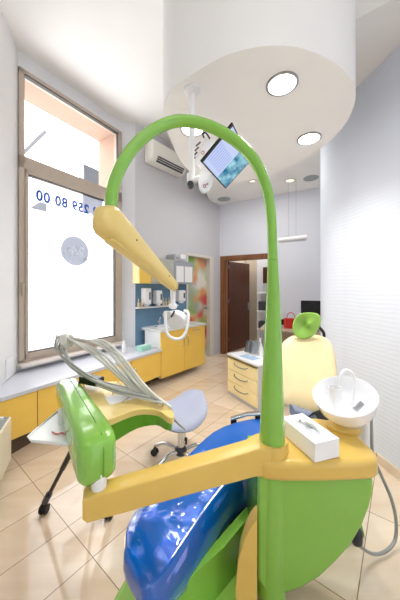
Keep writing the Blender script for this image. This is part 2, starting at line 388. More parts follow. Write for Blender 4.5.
# ================================================================== ROOM
ZC, ZL = 3.98, 3.25
W0 = Vector((-1.95, 2.73, 0)); W1 = Vector((-1.21, 3.89, 0))      # window wall
G0 = Vector((-1.0, 3.93, 0)); G1 = Vector((.43, 5.58, 0))         # grey wall behind the sink
B1 = Vector((2.6, 4.37, 0))                                       # rear wall end
wd = (W1-W0).normalized(); wn = Vector((wd.y, -wd.x, 0))          # into the room
gd = (G1-G0).normalized(); gn = Vector((gd.y, -gd.x, 0))
bd = (B1-G1).normalized(); bn = Vector((bd.y, -bd.x, 0))          # rear wall normal toward camera
WA, GA, BA = math.atan2(wd.y, wd.x), math.atan2(gd.y, gd.x), math.atan2(bd.y, bd.x); PA = math.atan2(-1, .324)
def wallbox(bm, a, b, n, z0, z1, t=.15):
    hexa(bm, [a+Vector((0, 0, z0)), b+Vector((0, 0, z0)), b-n*t+Vector((0, 0, z0)), a-n*t+Vector((0, 0, z0))],
         [a+Vector((0, 0, z1)), b+Vector((0, 0, z1)), b-n*t+Vector((0, 0, z1)), a-n*t+Vector((0, 0, z1))])
bm = nb(); prism(bm, [(-3, -2.5), (3.6, -2.5), (3.4, 8.5), (-.4, 8.5), (-1.9, 4.3), (-3, 3)], -.08, 0); struct(fin(bm, 'floor', M['floor']))
bm = nb(); prism(bm, [(-3, -2.5), (3.6, -2.5), (3.4, 7), (.4, 7), (-1.4, 4.3), (-2.3, 2.9), (-3, 1.2)], ZC, ZC+.1); struct(fin(bm, 'ceiling', M['ceil']))
low = [(.5, 5.7), (.30, 5.5), (.17, 5.2), (.13, 4.89), (.14, 4.5), (.22, 4.0), (.45, 3.2), (.99, 1.78), (1.21, 1.61), (2.2, .85), (2.3, -2.5), (3.5, -2.5), (3.5, 6.6), (1.2, 6.6)]
bm = nb(); prism(bm, low, ZL, ZC+.05); struct(fin(bm, 'ceiling', M['ceil']))
# oval dropped ceiling drum
hd = 1.2
oval = [(-.208, 1.433), (-.17, 1.33), (-.097, 1.238), (.070, 1.118), (.187, 1.070), (.31, 1.052), (.44, 1.068), (.63, 1.149), (.785, 1.288), (.87, 1.474), (.89, 1.65), (.865, 1.809), (.744, 2.107), (.614, 2.255), (.42, 2.38), (.2, 2.40), (.0, 2.30), (-.10, 2.16), (-.165, 1.95), (-.20, 1.711), (-.215, 1.56)]
op = [(p.x*hd, p.y*hd) for p in smoothpts([(a, b, 0) for a, b in oval], 6, True)]
bm = nb(); prism(bm, op, HC+hd, ZC+.02); struct(fin(bm, 'ceiling', M['ceil'], smooth=True))

# window wall
def wp(t, z, n=0): return W0+wd*t+wn*n+Vector((0, 0, z))
WL = (W1-W0).length
wz0, wz1 = .62, 3.80
bm = nb()
wallbox(bm, wp(-.3, 0), wp(WL+.02, 0), wn, 0, wz0, .3)
wallbox(bm, wp(-.3, 0), wp(WL+.02, 0), wn, wz1, ZC, .3)
align(struct(fin(bm, 'wall_window', M['wall_w'])), WA)
# near-left pier
pd = Vector((.324, -1, 0)).normalized(); pn = Vector((-pd.y, pd.x, 0)); 
bm = nb(); wallbox(bm, W0, W0+pd*3.7, pn, 0, ZC, .25); align(struct(fin(bm, 'wall_left', M['wall_n'])), PA)
# column between window and sink
bm = nb(); hexa(bm, [W1, G0, G0-gn*.4, W1-wn*.05+wd*.3], [v+Vector((0, 0, ZC)) for v in (W1, G0, G0-gn*.4, W1-wn*.05+wd*.3)]); struct(fin(bm, 'wall_column', M['wall_w']))
# grey wall with the second door opening
def gp(s, z, n=0): return G0+gd*s+gn*n+Vector((0, 0, z))
GL = (G1-G0).length
s0, s1 = .53*GL, .845*GL
bm = nb(); wallbox(bm, gp(0, 0), gp(s0, 0), gn, 0, ZC); wallbox(bm, gp(s0, 0), gp(s1, 0), gn, 2.06, ZC); wallbox(bm, gp(s1, 0), gp(GL, 0), gn, 0, ZC)
align(struct(fin(bm, 'wall_sink', M['wall_g'])), GA)
# rear wall with the brown door opening
def bp(s, z, n=0): return G1+bd*s+bn*n+Vector((0, 0, z))
BL = (B1-G1).length; d0, d1, dz = .10, 1.08, 2.04
bm = nb(); wallbox(bm, bp(0, 0), bp(d0, 0), bn, 0, ZL+.1); wallbox(bm, bp(d0, 0), bp(d1, 0), bn, dz, ZL+.1); wallbox(bm, bp(d1, 0), bp(BL+.5, 0), bn, 0, ZL+.1)
align(struct(fin(bm, 'wall_rear', M['wall_b'])), BA)
# corridor beyond
bm = nb(); c0 = bp(-.1, 0, -.16); c1 = bp(2.3, 0, -.16)
wallbox(bm, bp(-.1, 0, -1.75), bp(1.5, 0, -1.75), bn, 0, 2.9, .1); wallbox(bm, bp(.0, 0, -.15), bp(.0, 0, -1.75), -bd, 0, 2.9, -.1)
struct(fin(bm, 'wall_corridor', M['beige']))
def bpx(px, n):
    k = (px-200)/F; o = G1+bn*n; return (k*o.y-o.x)/(bd.x-k*bd.y)
bm = nb(); wallbox(bm, bp(bpx(257, -1.3), 0, -1.3), bp(2.6, 0, -1.3), bn, 0, 2.9, .3); struct(fin(bm, 'wall_corridor', M['wall_w']))
# right wall: straight run then a rounded end
def rw(Y): return 1.49-.16*(Y-1.9)
rp = [(rw(-2.5), -2.5), (rw(1.0), 1.0), (rw(2.0), 2.0), (rw(2.40), 2.40)]
endc = [(1.385, 2.44), (1.37, 2.49), (1.342, 2.56), (1.325, 2.66), (1.33, 2.78), (1.37, 2.90), (1.45, 2.99), (1.6, 3.02)]
full = rp+endc+[(2.6, 3.02), (2.6, -2.5)]
bm = nb(); prism(bm, full, 0, ZL+.05); struct(fin(bm, 'wall_right', M['ripple'], smooth=True))
bm = nb(); prism(bm, [(a-.012, b) for a, b in rp+endc[:6]]+[(a+.03, b) for a, b in (rp+endc[:6])[::-1]], 0, .075); struct(fin(bm, 'baseboard_right', M['floor']))
# blue splashback on the sink wall
bm = nb(); a, b = gp(.0, .45, .004), gp(s0-.035, .45, .004); hexa(bm, [a, b, b+gn*.008, a+gn*.008], [v+Vector((0, 0, 1.05)) for v in (a, b, b+gn*.008, a+gn*.008)])
align(struct(fin(bm, 'trim_splashback', M['splash'])), GA)

# window
win = bpy.data.objects.new('window_1', None); COL.objects.link(win); struct(win)
def wbar(bm, t0, t1, z0, z1, n0=-.06, n1=.03):
    hexa(bm, [wp(t0, z0, n1), wp(t1, z0, n1), wp(t1, z0, n0), wp(t0, z0, n0)], [wp(t0, z1, n1), wp(t1, z1, n1), wp(t1, z1, n0), wp(t0, z1, n0)])
zt0, zt1 = 2.72, 2.86
bm = nb(); t0, t1 = 0.0, WL
wbar(bm, t0, t0+.055, wz0, wz1); wbar(bm, t1-.075, t1, wz0, wz1); wbar(bm, t0, t1, wz1-.06, wz1); wbar(bm, t0, t1, wz0, wz0+.04); wbar(bm, t0, t1, zt0, zt1)
fin(bm, 'window_frame', M['taupe'], win, bevel=.006)
bm = nb(); wbar(bm, t0+.055, t0+.085, wz0+.04, zt0, -.04, .045); wbar(bm, t1-.135, t1-.075, wz0+.04, zt0, -.04, .045); wbar(bm, t0+.055, t1-.075, zt0-.05, zt0, -.04, .045); wbar(bm, t0+.055, t1-.075, wz0+.04, wz0+.105, -.04, .045)
fin(bm, 'window_sash', M['taupe'], win, bevel=.006)
g0, g1 = t0+.085, t1-.135
bm = nb(); 
for a, b, c, d in ((g0, g1, zt0-.06, zt0-.05), (g0, g1, wz0+.105, wz0+.113), (t0+.05, t1-.075, wz1-.075, wz1-.06)): wbar(bm, a, b, c, d, .0, .047)
wbar(bm, t1-.085, t1-.075, zt1, wz1-.06, 0, .035); wbar(bm, g1-.008, g1, wz0+.11, zt0-.06, 0, .047)
fin(bm, 'gasket', M['gasket'], win)
bm = nb(); wbar(bm, g0, g1, wz0+.1, zt0-.05, -.012, -.006); lab(fin(bm, 'frosted_pane', M['frost'], win), 'frosted white lower window pane')
bm = nb(); wbar(bm, t0+.055, t1-.075, zt1, wz1-.06, -.012, -.006); lab(fin(bm, 'clear_pane', M['glass'], win), 'clear upper window pane')
bm = nb(); 
a = [wp(t0-.02, wz0-.03, .13), wp(t1+.0, wz0-.03, .13), wp(t1+.0, wz0-.03, 0), wp(t0-.02, wz0-.03, 0)]; hexa(bm, a, [v+Vector((0, 0, .035)) for v in a])
fin(bm, 'window_sill', M['sill'], win, bevel=.006)
bm = nb(); lathe(bm, [(0, 0), (.012, 0), (.012, .1), (.018, .11), (.018, .13), (0, .13)], wp(.03, 1.35, .05)); fin(bm, 'window_handle', M['taupe'], win)
# lettering on the glass, reversed when read from inside
def letters(txt, size, t, z, m, name, dt):
    cu = bpy.data.curves.new(name, 'FONT'); cu.body = txt; cu.size = 1; cu.align_x = 'LEFT'; cu.extrude = .005; cu.space_character = 1.12; cu.offset = .04
    o = bpy.data.objects.new(name+'_c', cu); COL.objects.link(o); bpy.context.view_layer.update()
    me = bpy.data.meshes.new_from_object(o.evaluated_get(bpy.context.evaluated_depsgraph_get())); COL.objects.unlink(o); bpy.data.objects.remove(o)
    xs = [v.co.x for v in me.vertices]; x0, x1 = min(xs), max(xs)
    for v in me.vertices:
        f = (v.co.x-x0)/(x1-x0)
        p = wp(t+dt*(1-f), z, .0)+Vector((0, 0, v.co.y*size))+wn*(v.co.z*.15-.0025)
        v.co = p
    me.materials.clear(); me.materials.append(m)
    q = bpy.data.objects.new(name, me); COL.objects.link(q); q.parent = win; return q
def wt(px): # parameter along window wall for pixel column
    k = (px-200)/F; return (k*W0.y-W0.x)/(wd.x-k*wd.y)
ta, tb = wt(36), wt(97.5)
lab(letters('2 259 80 00', .165, ta, HC+ (HZ-199.5)/F*wp(ta, 0).y, M['textblue'], 'phone_number_lettering', tb-ta), 'blue phone number seen from behind')
tc_ = wt(75.5); pc = wp(tc_, 0); zc = HC+(HZ-251)/F*pc.y
bm = nb(); R = Matrix((wd, Vector((0, 0, 1)), wn)).transposed(); lathe(bm, [(0, -.0005), (.19, -.0005), (.19, .0005), (0, .0005)], wp(tc_, zc, -.004), R=R, seg=40); lab(fin(bm, 'round_sticker', M['stick'], win), 'pale round sticker on the frosted pane')
lab(letters('24h', .17, tc_-.12, zc-.06, M['stick2'], 'sticker_lettering', .24), 'white 24h seen from behind')
for zz in (2.13, 1.83, 1.43):
    zz = zz
for py, dy in ((222, 0), (255, 0), (290, 0)):
    z = HC+(HZ-py)/F*wp(wt(40), 0).y
    bm = nb(); wbar(bm, wt(28), wt(46), z-.007, z+.007, -.005, -.0035); wbar(bm, wt(83), wt(103), z-.007, z+.007, -.005, -.0035); fin(bm, 'vinyl_line', M['stick'], win)
bm = nb(); z = HC+(HZ-206)/F*wp(wt(40), 0).y
hexa(bm, [wp(wt(30), z-.05, -.005), wp(wt(47), z-.05, -.005), wp(wt(47), z-.05, -.003), wp(wt(30), z-.05, -.003)], [wp(wt(40), z+.05, -.005), wp(wt(47), z+.05, -.005), wp(wt(47), z+.05, -.003), wp(wt(40), z+.05, -.003)])
fin(bm, 'vinyl_arrow', M['stick'], win)
z = HC+(HZ-207)/F*wp(wt(95), 0).y
bm = nb(); wbar(bm, wt(83), wt(103), z-.11, z+.12, -.005, -.0045); fin(bm, 'vinyl_patch', M['stick'], win)
# outdoor reveal round the window and the house across the street
bm = nb()
wbar(bm, t1-.06, t1+.3, 0, wz1, -.45, -.07); wbar(bm, t0-.4, t0-.02, 0, wz1, -.45, -.3)
wbar(bm, t0-.3, t1+.6, wz1-.03, wz1+.2, -.45, -.07)
struct(fin(bm, 'wall_outdoor_reveal', M['reveal']))
hs = thing('house_across_street', 'pale grey house front seen through the upper window pane', 'building')
_o = wp(0, 0, -8.0); _k = (84-200)/F; fc = wp((_k*_o.y-_o.x)/(wd.x-_k*wd.y), 0, -8.0)
bm = nb(); wallbox(bm, fc, fc+wd*14, wn, -3, 7.3, .4)
fin(bm, 'facade_wall', M['facade'], hs)
for k in range(3):
    for q in range(2):
        bm = nb(); cc = fc+wd*(1+3*k)+wn*.03; wallbox(bm, cc, cc+wd*1.2, wn, .4+q*3, 2.0+q*3, .06); fin(bm, 'window', M['facade'], hs)
bm = nb(); cc = fc+wn*.8; wallbox(bm, cc+wd*.2, cc+wd*12, wn, 4.6, 4.75, .8); fin(bm, 'ledge', M['facade'], hs)
bm = nb(); tube(bm, [Q(14, 162, 6.5), Q(46, 131, 6.5)], .045, 8)
for x_ in (26, 31, 36): tube(bm, [Q(x_, 90, 6.5), Q(x_, 150-(x_-26), 6.5)], .012, 6)

fin(bm, 'railing', M['facade'], hs, smooth=True)

# doors
dr = bpy.data.objects.new('door_1', None); COL.objects.link(dr); struct(dr)
def bbar(bm, s0, s1, z0, z1, n0, n1):
    hexa(bm, [bp(s0, z0, n1), bp(s1, z0, n1), bp(s1, z0, n0), bp(s0, z0, n0)], [bp(s0, z1, n1), bp(s1, z1, n1), bp(s1, z1, n0), bp(s0, z1, n0)])
bm = nb(); bbar(bm, d0-.08, d0+.02, 0, dz+.08, -.17, .02); bbar(bm, d1-.02, d1+.08, 0, dz+.08, -.17, .02); bbar(bm, d0, d1, dz-.02, dz+.08, -.17, .02)
bbar(bm, d0+.02, d0+.035, 0, dz, -.17, -.02)
fin(bm, 'door_frame', M['woodf'], dr, bevel=.006)
hinge = bp(d0+.05, 0, -.15); a = math.radians(42); ld = Vector((math.sin(a), math.cos(a), 0)); ln = Vector((ld.y, -ld.x, 0))
bm = nb(); e = hinge+ld*.88
hexa(bm, [hinge+Vector((0, 0, .01)), e+Vector((0, 0, .01)), e-ln*.04+Vector((0, 0, .01)), hinge-ln*.04+Vector((0, 0, .01))], [hinge+Vector((0, 0, dz-.02)), e+Vector((0, 0, dz-.02)), e-ln*.04+Vector((0, 0, dz-.02)), hinge-ln*.04+Vector((0, 0, dz-.02))])
leaf = fin(bm, 'door_leaf', M['wood'], dr, bevel=.003)
bm = nb(); p = hinge+ld*.81+Vector((0, 0, 1.04)); tube(bm, [p, p+ln*.05, p+ln*.055-ld*.11], .009, 8); box(bm, p+Vector((0, 0, -.05)), (.03, .012, .18), -a+PI/2); fin(bm, 'door_handle', M['chrome'], leaf, smooth=True)
bm = nb()
for z in (.25, 1.1, 1.85): tube(bm, [hinge+Vector((0, 0, z))+ln*.005, hinge+Vector((0, 0, z+.09))+ln*.005], .009, 8)
fin(bm, 'hinge', M['chrome'], leaf, smooth=True)
dr2 = bpy.data.objects.new('door_2', None); COL.objects.link(dr2); struct(dr2)
def gbar(bm, s0, s1, z0, z1, n0, n1):
    hexa(bm, [gp(s0, z0, n1), gp(s1, z0, n1), gp(s1, z0, n0), gp(s0, z0, n0)], [gp(s0, z1, n1), gp(s1, z1, n1), gp(s1, z1, n0), gp(s0, z1, n0)])
bm = nb(); gbar(bm, s0-.03, s0+.02, 0, 2.09, -.15, .015); gbar(bm, s1-.015, s1+.10, 0, 2.09, -.15, .015); gbar(bm, s0, s1, 2.04, 2.09, -.15, .015)
fin(bm, 'door_frame', mat('cream_door_frame', '#E3DED6', .5, noise=.01), dr2, bevel=.005)
bm = nb(); gbar(bm, s0+.02, s1-.015, .01, 2.04, -.11, -.08); pl = lab(fin(bm, 'door_leaf', M['poster'], dr2), 'door leaf printed with a blurred green, red and cream picture')
bm = nb(); gbar(bm, s1-.13, s1-.03, 1.0, 1.03, -.06, -.045); gbar(bm, s1-.05, s1-.03, 1.0, 1.03, -.08, -.045); fin(bm, 'door_handle', M['steel'], pl)

# ================================================================== counters
C0 = Vector((-1.674, 2.0, 0)); cdv = Vector((.64, 1, 0)); CP = lambda t: Vector((-1.58+.64*t, 2.147+t, 0)); cn = Vector((1, -.64, 0)).normalized()
K1 = CP(1.579); K2 = Vector((.088, 4.50, 0)); kd = (K2-K1).normalized(); kn = Vector((kd.y, -kd.x, 0)); KL = (K2-K1).length
ZS, ZK = .54, .815
backw = lambda p, n, d: p-n*d
ts = [-.17, .166, .637, 1.108, 1.579]
labels = ['yellow low cabinet at the left edge beside the cream radiator', 'yellow low cabinet behind the white tray, under the window', 'yellow low cabinet behind the instrument hoses, under the window', 'yellow low cabinet with chrome handle next to the taller sink units']
for i in range(4):
    a, b = CP(ts[i]), CP(ts[i+1]); f = cn
    t = thing('low_cabinet', labels[i], 'cabinet', (a+b)/2, 'yellow low cabinets under the window', rz=math.atan2(1, .64))
    bm = nb(); q = .40
    a2, b2 = a-cn*q, b-cn*q
    if i == 0: a2 = a-cn*.03
    poly = [a-cn*.02, b-cn*.02, b2, a2]
    prism(bm, [(v.x, v.y) for v in poly], .15, ZS-.035)
    fin(bm, 'body', M['white'], t)
    bm = nb(); prism(bm, [(v.x, v.y) for v in ((a-cn*.2, b-cn*.2, b-cn*.23, a-cn*.23) if i else (a-cn*.01, b-cn*.1, b-cn*.12, a-cn*.02))], 0, .15); fin(bm, 'plinth', M['plinth'], t)
    bm = nb(); g = cdv.normalized()*.004
    prism(bm, [(v.x, v.y) for v in (a+g, b-g, b-g-cn*.018, a+g-cn*.018)], .15, ZS-.04); d = fin(bm, 'door', M['cab'], t, bevel=.002)
    if i == 3: 
        bm = nb(); h = a+g*10; tube(bm, smoothpts([h+Vector((0, 0, .25)), h+cn*.03+Vector((0, 0, .27)), h+cn*.03+Vector((0, 0, .38)), h+Vector((0, 0, .40))], 4), .006, 8); fin(bm, 'handle', M['chrome'], d, smooth=True)
    settle(t)
# sink units
kp = lambda s, z=0, n=0: K1+kd*s+kn*n+Vector((0, 0, z))
sm = KL*.49
for i, (sa, sb, lb) in enumerate(((0, sm, 'tall yellow sink cabinet with white side panel, nearer the window'), (sm, KL, 'tall yellow cabinet with top drawer, next to the printed door'))):
    t = thing('sink_cabinet', lb, 'cabinet', kp((sa+sb)/2), rz=math.atan2(kd.y, kd.x))
    bm = nb(); prism(bm, [(v.x, v.y) for v in (kp(sa, 0, -.02), kp(sb, 0, -.02), kp(sb, 0, -.38), kp(sa, 0, -.38))], .10, ZK-.035); lab(fin(bm, 'body', M['white'], t), 'white carcass and side panel')
    bm = nb(); prism(bm, [(v.x, v.y) for v in (kp(sa, 0, -.25), kp(sb, 0, -.25), kp(sb, 0, -.29), kp(sa, 0, -.29))], 0, .10); fin(bm, 'plinth', M['plinth'], t)
    ztop = ZK-.04 if i == 0 else ZK-.16
    bm = nb(); prism(bm, [(v.x, v.y) for v in (kp(sa+.003, 0, 0), kp(sb-.003, 0, 0), kp(sb-.003, 0, -.018), kp(sa+.003, 0, -.018))], .10, ztop); d = fin(bm, 'door', M['cab'], t, bevel=.002)
    hs_ = sb-.05 if i == 0 else sa+.05
    bm = nb(); tube(bm, smoothpts([kp(hs_, .50, 0), kp(hs_, .52, .03), kp(hs_, .64, .03), kp(hs_, .66, 0)], 4), .006, 8); fin(bm, 'handle', M['chrome'], d, smooth=True)
    if i:
        bm = nb(); prism(bm, [(v.x, v.y) for v in (kp(sa+.003, 0, 0), kp(sb-.003, 0, 0), kp(sb-.003, 0, -.018), kp(sa+.003, 0, -.018))], ZK-.155, ZK-.04); d = fin(bm, 'drawer', M['cab'], t, bevel=.002)
        m_ = (sa+sb)/2; bm = nb(); tube(bm, smoothpts([kp(m_-.08, ZK-.09, 0), kp(m_-.06, ZK-.09, .03), kp(m_+.06, ZK-.09, .03), kp(m_+.08, ZK-.09, 0)], 4), .006, 8); fin(bm, 'handle', M['chrome'], d, smooth=True)
    settle(t)
# worktops
a = CP(-.19); b = CP(1.60)
poly = [CP(-.19)+cn*.015, CP(1.579)+cn*.015, kp(0, 0, -.45), G0+gn*.01+gd*.01, W1+wn*.0+Vector((.01, 0, 0)), W0+wn*.0+Vector((.0, 0, 0)), CP(-.19)-cn*.12]
bm = nb(); prism(bm, [(v.x, v.y) for v in poly], ZS-.035, ZS); tag(fin(bm, 'window_worktop', M['worktop'], bevel=.004), 'long pale grey worktop running under the big window', 'worktop')
t = thing('sink_worktop', 'raised pale worktop with inset sink beside the printed door', 'worktop', kp(KL/2, ZK-.035, -.2), rz=math.atan2(kd.y, kd.x))
bm = nb(); prism(bm, [(v.x, v.y) for v in (kp(-.02, 0, .02), kp(KL+.01, 0, .02), kp(KL+.01, 0, -.445), kp(-.02, 0, -.445))], ZK-.035, ZK); fin(bm, 'slab', M['worktop2'], t, bevel=.004)
R = Matrix((kd, -kn, Vector((0, 0, 1)))).transposed()
bm = nb(); lathe(bm, [(.19, 0), (.18, .008), (.15, .006), (.14, -.001)], kp(.28, ZK+.001, -.22), R=R, sy=.8); fin(bm, 'sink_rim', M['porcelain'], t, smooth=True)
bm = nb(); p = kp(.30, ZK, -.38); tube(bm, smoothpts([p, p+Vector((0, 0, .10)), p+kn*.03+Vector((0, 0, .15)), p+kn*.10+Vector((0, 0, .15)), p+kn*.14+Vector((0, 0, .10))], 6), .012, 10); tube(bm, [p+Vector((0, 0, .05)), p-kd*.05+Vector((0, 0, .08))], .008, 8); fin(bm, 'faucet', M['chrome'], t, smooth=True)
settle(t)
# socket plate on the pier
bm = nb(); pp = W0+pd*.24+pn*.006+Vector((0, 0, .65)); box(bm, pp, (.012, .17, .20), math.atan2(pd.y, pd.x)-PI/2*1+0); tag(fin(bm, 'socket_plate', M['white'], bevel=.003), 'white socket plate on the grey wall above the worktop at far left', 'socket')

# upper cabinets on the sink wall
t = thing('wall_cabinet', 'yellow and glass fronted wall cabinet above the blue splashback', 'cabinet', gp(.5, 1.5, .1), rz=GA)
ua, ub = .28, .62
def gpx(px, n=0):
    k = (px-200)/F; o = G0+gn*n; return (k*o.y-o.x)/(gd.x-k*gd.y)
N = .20
ux = [gpx(139.5, N), gpx(151.5, N), gpx(174, N), gpx(194, N)]
zb, ztp = 1.50, 1.90
bm = nb(); gbar(bm, ux[0], ux[2], zb, ztp, .02, N-.02); fin(bm, 'body', M['cabcream'], t)
bm = nb(); gbar(bm, ux[0], ux[1], zb, ztp, N-.018, N); fin(bm, 'door', M['cab'], t, bevel=.002)
bm = nb(); gbar(bm, ux[1]+.005, ux[2], zb, ztp, N-.018, N); gbar(bm, ux[1]+.0, ux[2], zb+.0, zb+.02, N, N+.012); lab(fin(bm, 'glass_door', mat('grey_glass', '#B9B9B0', .15, noise=.1), t), 'grey glass door')
settle(t)
t = thing('notice_cabinet', 'grey wall cabinet with paper notices taped to its doors', 'cabinet', gp(1.0, 1.5, .1), rz=GA)
bm = nb(); gbar(bm, ux[2]+.03, ux[3], zb, ztp, .02, N-.02); gbar(bm, ux[2], ux[2]+.03, zb, ztp+.1, .02, N+.01); fin(bm, 'body', mat('grey_laminate', '#A3A7AE', .4, noise=.03), t, bevel=.003)
settle(t)
for i, (a, b, lb) in enumerate(((177, 184.5, 'white paper notice taped to grey wall cabinet, left of the two'), (185.5, 193, 'white paper notice taped to grey wall cabinet, right of the two'))):
    bm = nb(); gbar(bm, gpx(a, N), gpx(b, N), zb+.03, ztp-.09, N-.019, N-.016); tag(fin(bm, 'paper_notice', M['paper']), lb, 'paper', 'notices on the grey wall cabinet')
t = thing('wall_spotlight', 'small white box lamp above the paper notices', 'lamp', gp(gpx(182, .2), 1.96, .2))
bm = nb(); gbar(bm, gpx(179.5, .2), gpx(184.5, .2), 1.93, 2.01, .15, .23); fin(bm, 'casing', M['white'], t, bevel=.008)
bm = nb(); gbar(bm, gpx(181, .2), gpx(183, .2), 1.95, 1.99, 0, .16); fin(bm, 'bracket', M['white'], t)
settle(t)
# rail shelf with dispensers
bm = nb(); gbar(bm, gpx(137, .1), gpx(178, .1), 1.115, 1.135, .012, .12); sh = tag(fin(bm, 'narrow_shelf', M['worktop2'], bevel=.003), 'narrow pale shelf across the blue splashback', 'shelf')
def disp(px, zc_, wpx, h, dep, lb):
    s = gpx(px, .1); wd_ = wpx*4.2/F
    t = thing('dispenser', lb, 'dispenser', gp(s, zc_, .05), rz=GA)
    bm = nb(); gbar(bm, s-wd_/2, s+wd_/2, zc_-h/2, zc_+h/2, .013, .013+dep); fin(bm, 'casing', M['white'], t, bevel=.02)
    bm = nb(); gbar(bm, s-wd_*.25, s+wd_*.25, zc_-h/2-.03, zc_-h/2+.005, .05, .013+dep-.02); fin(bm, 'spout', M['white'], t, bevel=.006)
    bm = nb(); gbar(bm, s+wd_*.12, s+wd_*.32, zc_-h*.2, zc_+h*.25, .014+dep-.004, .017+dep); fin(bm, 'window', M['dark'], t)
    settle(t)
disp(147.5, 1.30, 8, .26, .11, 'white soap dispenser on blue splashback, nearest the window')
disp(158.5, 1.28, 7.5, .22, .12, 'white rounded soap dispenser in the middle of the blue splashback')
disp(181.5, 1.29, 10, .20, .12, 'white paper towel dispenser beside the printed door')
for i, px in enumerate((138.5, 141.5, 163.5, 166, 169)):
    s = gpx(px, .09); bm = nb(); lathe(bm, [(0, 0), (.018, 0), (.018, .06), (.008, .08), (.006, .13), (0, .13)], gp(s, 1.1355, .09), 12)
    tag(fin(bm, 'small_bottle', M['orangew'], smooth=True), 'small cream bottle on the narrow shelf, '+['leftmost of five', 'second from the left', 'middle one, right of the rounded dispenser', 'fourth from the left', 'rightmost of five'][i], 'bottle', 'small bottles on the splashback shelf')
# mint tissue packet
t = thing('glove_box', 'mint green box on the worktop where it meets the sink cabinet', 'box', P(144, 350, ZS))
bm = nb(); box(bm, P(144, 350, ZS)+Vector((0, 0, .035)), (.19, .11, .07), math.atan2(wd.y, wd.x)); fin(bm, 'carton', M['mint'], t, bevel=.006)
bm = nb(); box(bm, P(144, 350, ZS)+Vector((0, 0, .0715)), (.09, .04, .004), math.atan2(wd.y, wd.x)); fin(bm, 'opening', M['white'], t)
settle(t)
bm = nb(); q = P(124, 352, ZS); lathe(bm, [(0, 0), (.03, 0), (.03, .10), (.012, .13), (.012, .155), (0, .155)], q, 16); tag(fin(bm, 'white_bottle', M['white'], smooth=True), 'white bottle standing on the worktop at the right end of the window', 'bottle')

# radiator at far left
ra = Vector((-1.478, 2.0, 0)); rd = Vector((.42, -1, 0)).normalized(); rn = Vector((-rd.y, rd.x, 0)).normalized()
t = thing('radiator', 'cream radiator with grilled top at the far left edge', 'radiator', ra+rd*.5, rz=math.atan2(rd.y, rd.x))
bm = nb(); q = [ra, ra+rd*.9, ra+rd*.9-rn*.12, ra-rn*.12]; hexa(bm, [v+Vector((0, 0, .09)) for v in q], [v+Vector((0, 0, .425)) for v in q]); fin(bm, 'casing', M['radiator'], t, bevel=.01)
bm = nb()
for k in range(42):
    c = ra+rd*(.02+.021*k)-rn*.06+Vector((0, 0, .4285)); box(bm, c, (.011, .095, .006), math.atan2(rd.y, rd.x))
fin(bm, 'top_grille', M['grille'], t)
bm = nb(); lathe(bm, [(0, 0), (.012, 0), (.012, .02), (0, .02)], ra+rd*.05-rn*.05+Vector((0, 0, .43)), 12); fin(bm, 'vent_knob', M['white'], t)
for k in (.1, .75):
    bm = nb(); box(bm, ra+rd*k-rn*.06+Vector((0, 0, .045)), (.03, .06, .09), math.atan2(rd.y, rd.x)); fin(bm, 'foot', M['radiator'], t)
settle(t)

# ================================================================== ceiling fittings
def downlight(px, py, z, r, lb, lit=True, mm=None, grp='large downlights in the oval ceiling'):
    Y = (z-HC)*F/(HZ-py); c = Vector(((px-200)/F*Y, Y, z))
    t = thing('ceiling_light' if lit else 'ceiling_fitting', lb, 'ceiling light' if lit else 'ceiling fitting', c, grp)
    bm = nb(); lathe(bm, [(r, 0), (r*1.0, -.006), (r*.86, -.008), (r*.84, 0)], (0, 0, 0), 32); fin(bm, 'ring', M['steel'] if lit else M['grille'], t, smooth=True)
    bm = nb(); lathe(bm, [(0, -.003), (r*.85, -.003), (r*.85, -.001), (0, -.001)], (0, 0, 0), 32); fin(bm, 'diffuser' if lit else 'grille', mm or M['lamp'], t)
    return c
zd = HC+hd
for px, py, lb in ((282, 84, 'large round downlight in the oval ceiling, nearest the camera'), (309, 138.5, 'round downlight in the oval ceiling near the blue wall'), (192.5, 129, 'round downlight in the oval ceiling behind the monitor pole')):
    c = downlight(px, py, zd, .092, lb)
    l = bpy.data.lights.new('downlight', 'SPOT'); l.energy = 46; l.spot_size = 2.3; l.spot_blend = 1; l.shadow_soft_size = .09; l.color = (1, .96, .9)
    o = bpy.data.objects.new('downlight', l); COL.objects.link(o); o.location = c-Vector((0, 0, .02))
M['lampdim'] = emit('dim_lamp_glass', '#FFF3DC', 1.0)
downlight(290, 180.5, ZL, .085, 'small ringed downlight in the low rear ceiling above the hanging bar lamp', mm=M['lampdim'], grp='small rear ceiling lights')
downlight(252.5, 181, ZL, .06, 'small downlight in the rear ceiling left of the green column', mm=M['lampdim'], grp='small rear ceiling lights')
downlight(311, 178, ZL, .12, 'grey round speaker grille in the rear ceiling near the blue wall', False, M['grille'], 'round speaker grilles in the ceiling')
downlight(224, 199, ZL, .13, 'round speaker grille in the rear ceiling corner above the brown door', False, M['grille'], 'round speaker grilles in the ceiling')
# hanging bar
Yb = 4.25
t = thing('hanging_bar_lamp', 'slim white bar lamp hung on two wires before the rear wall', 'lamp', Q(293, 239, Yb))
a, b = Q(279, 240.5, Yb+.1), Q(307, 237, Yb-.1); d = (b-a).normalized()
bm = nb(); tube(bm, [a, b], .04, 12, sx=1.3); fin(bm, 'housing', M['white'], t, smooth=True)
bm = nb(); box(bm, (a+b)/2-Vector((0, 0, .042)), ((b-a).length*.94, .05, .01), math.atan2(d.y, d.x)); fin(bm, 'diffuser', M['film_grey'], t)
bm = nb()
for f in (.35, .62): q = a.lerp(b, f); tube(bm, [q, Vector((q.x, q.y, ZL))], .002, 5)
fin(bm, 'wire', M['steel'], t)
settle(t)
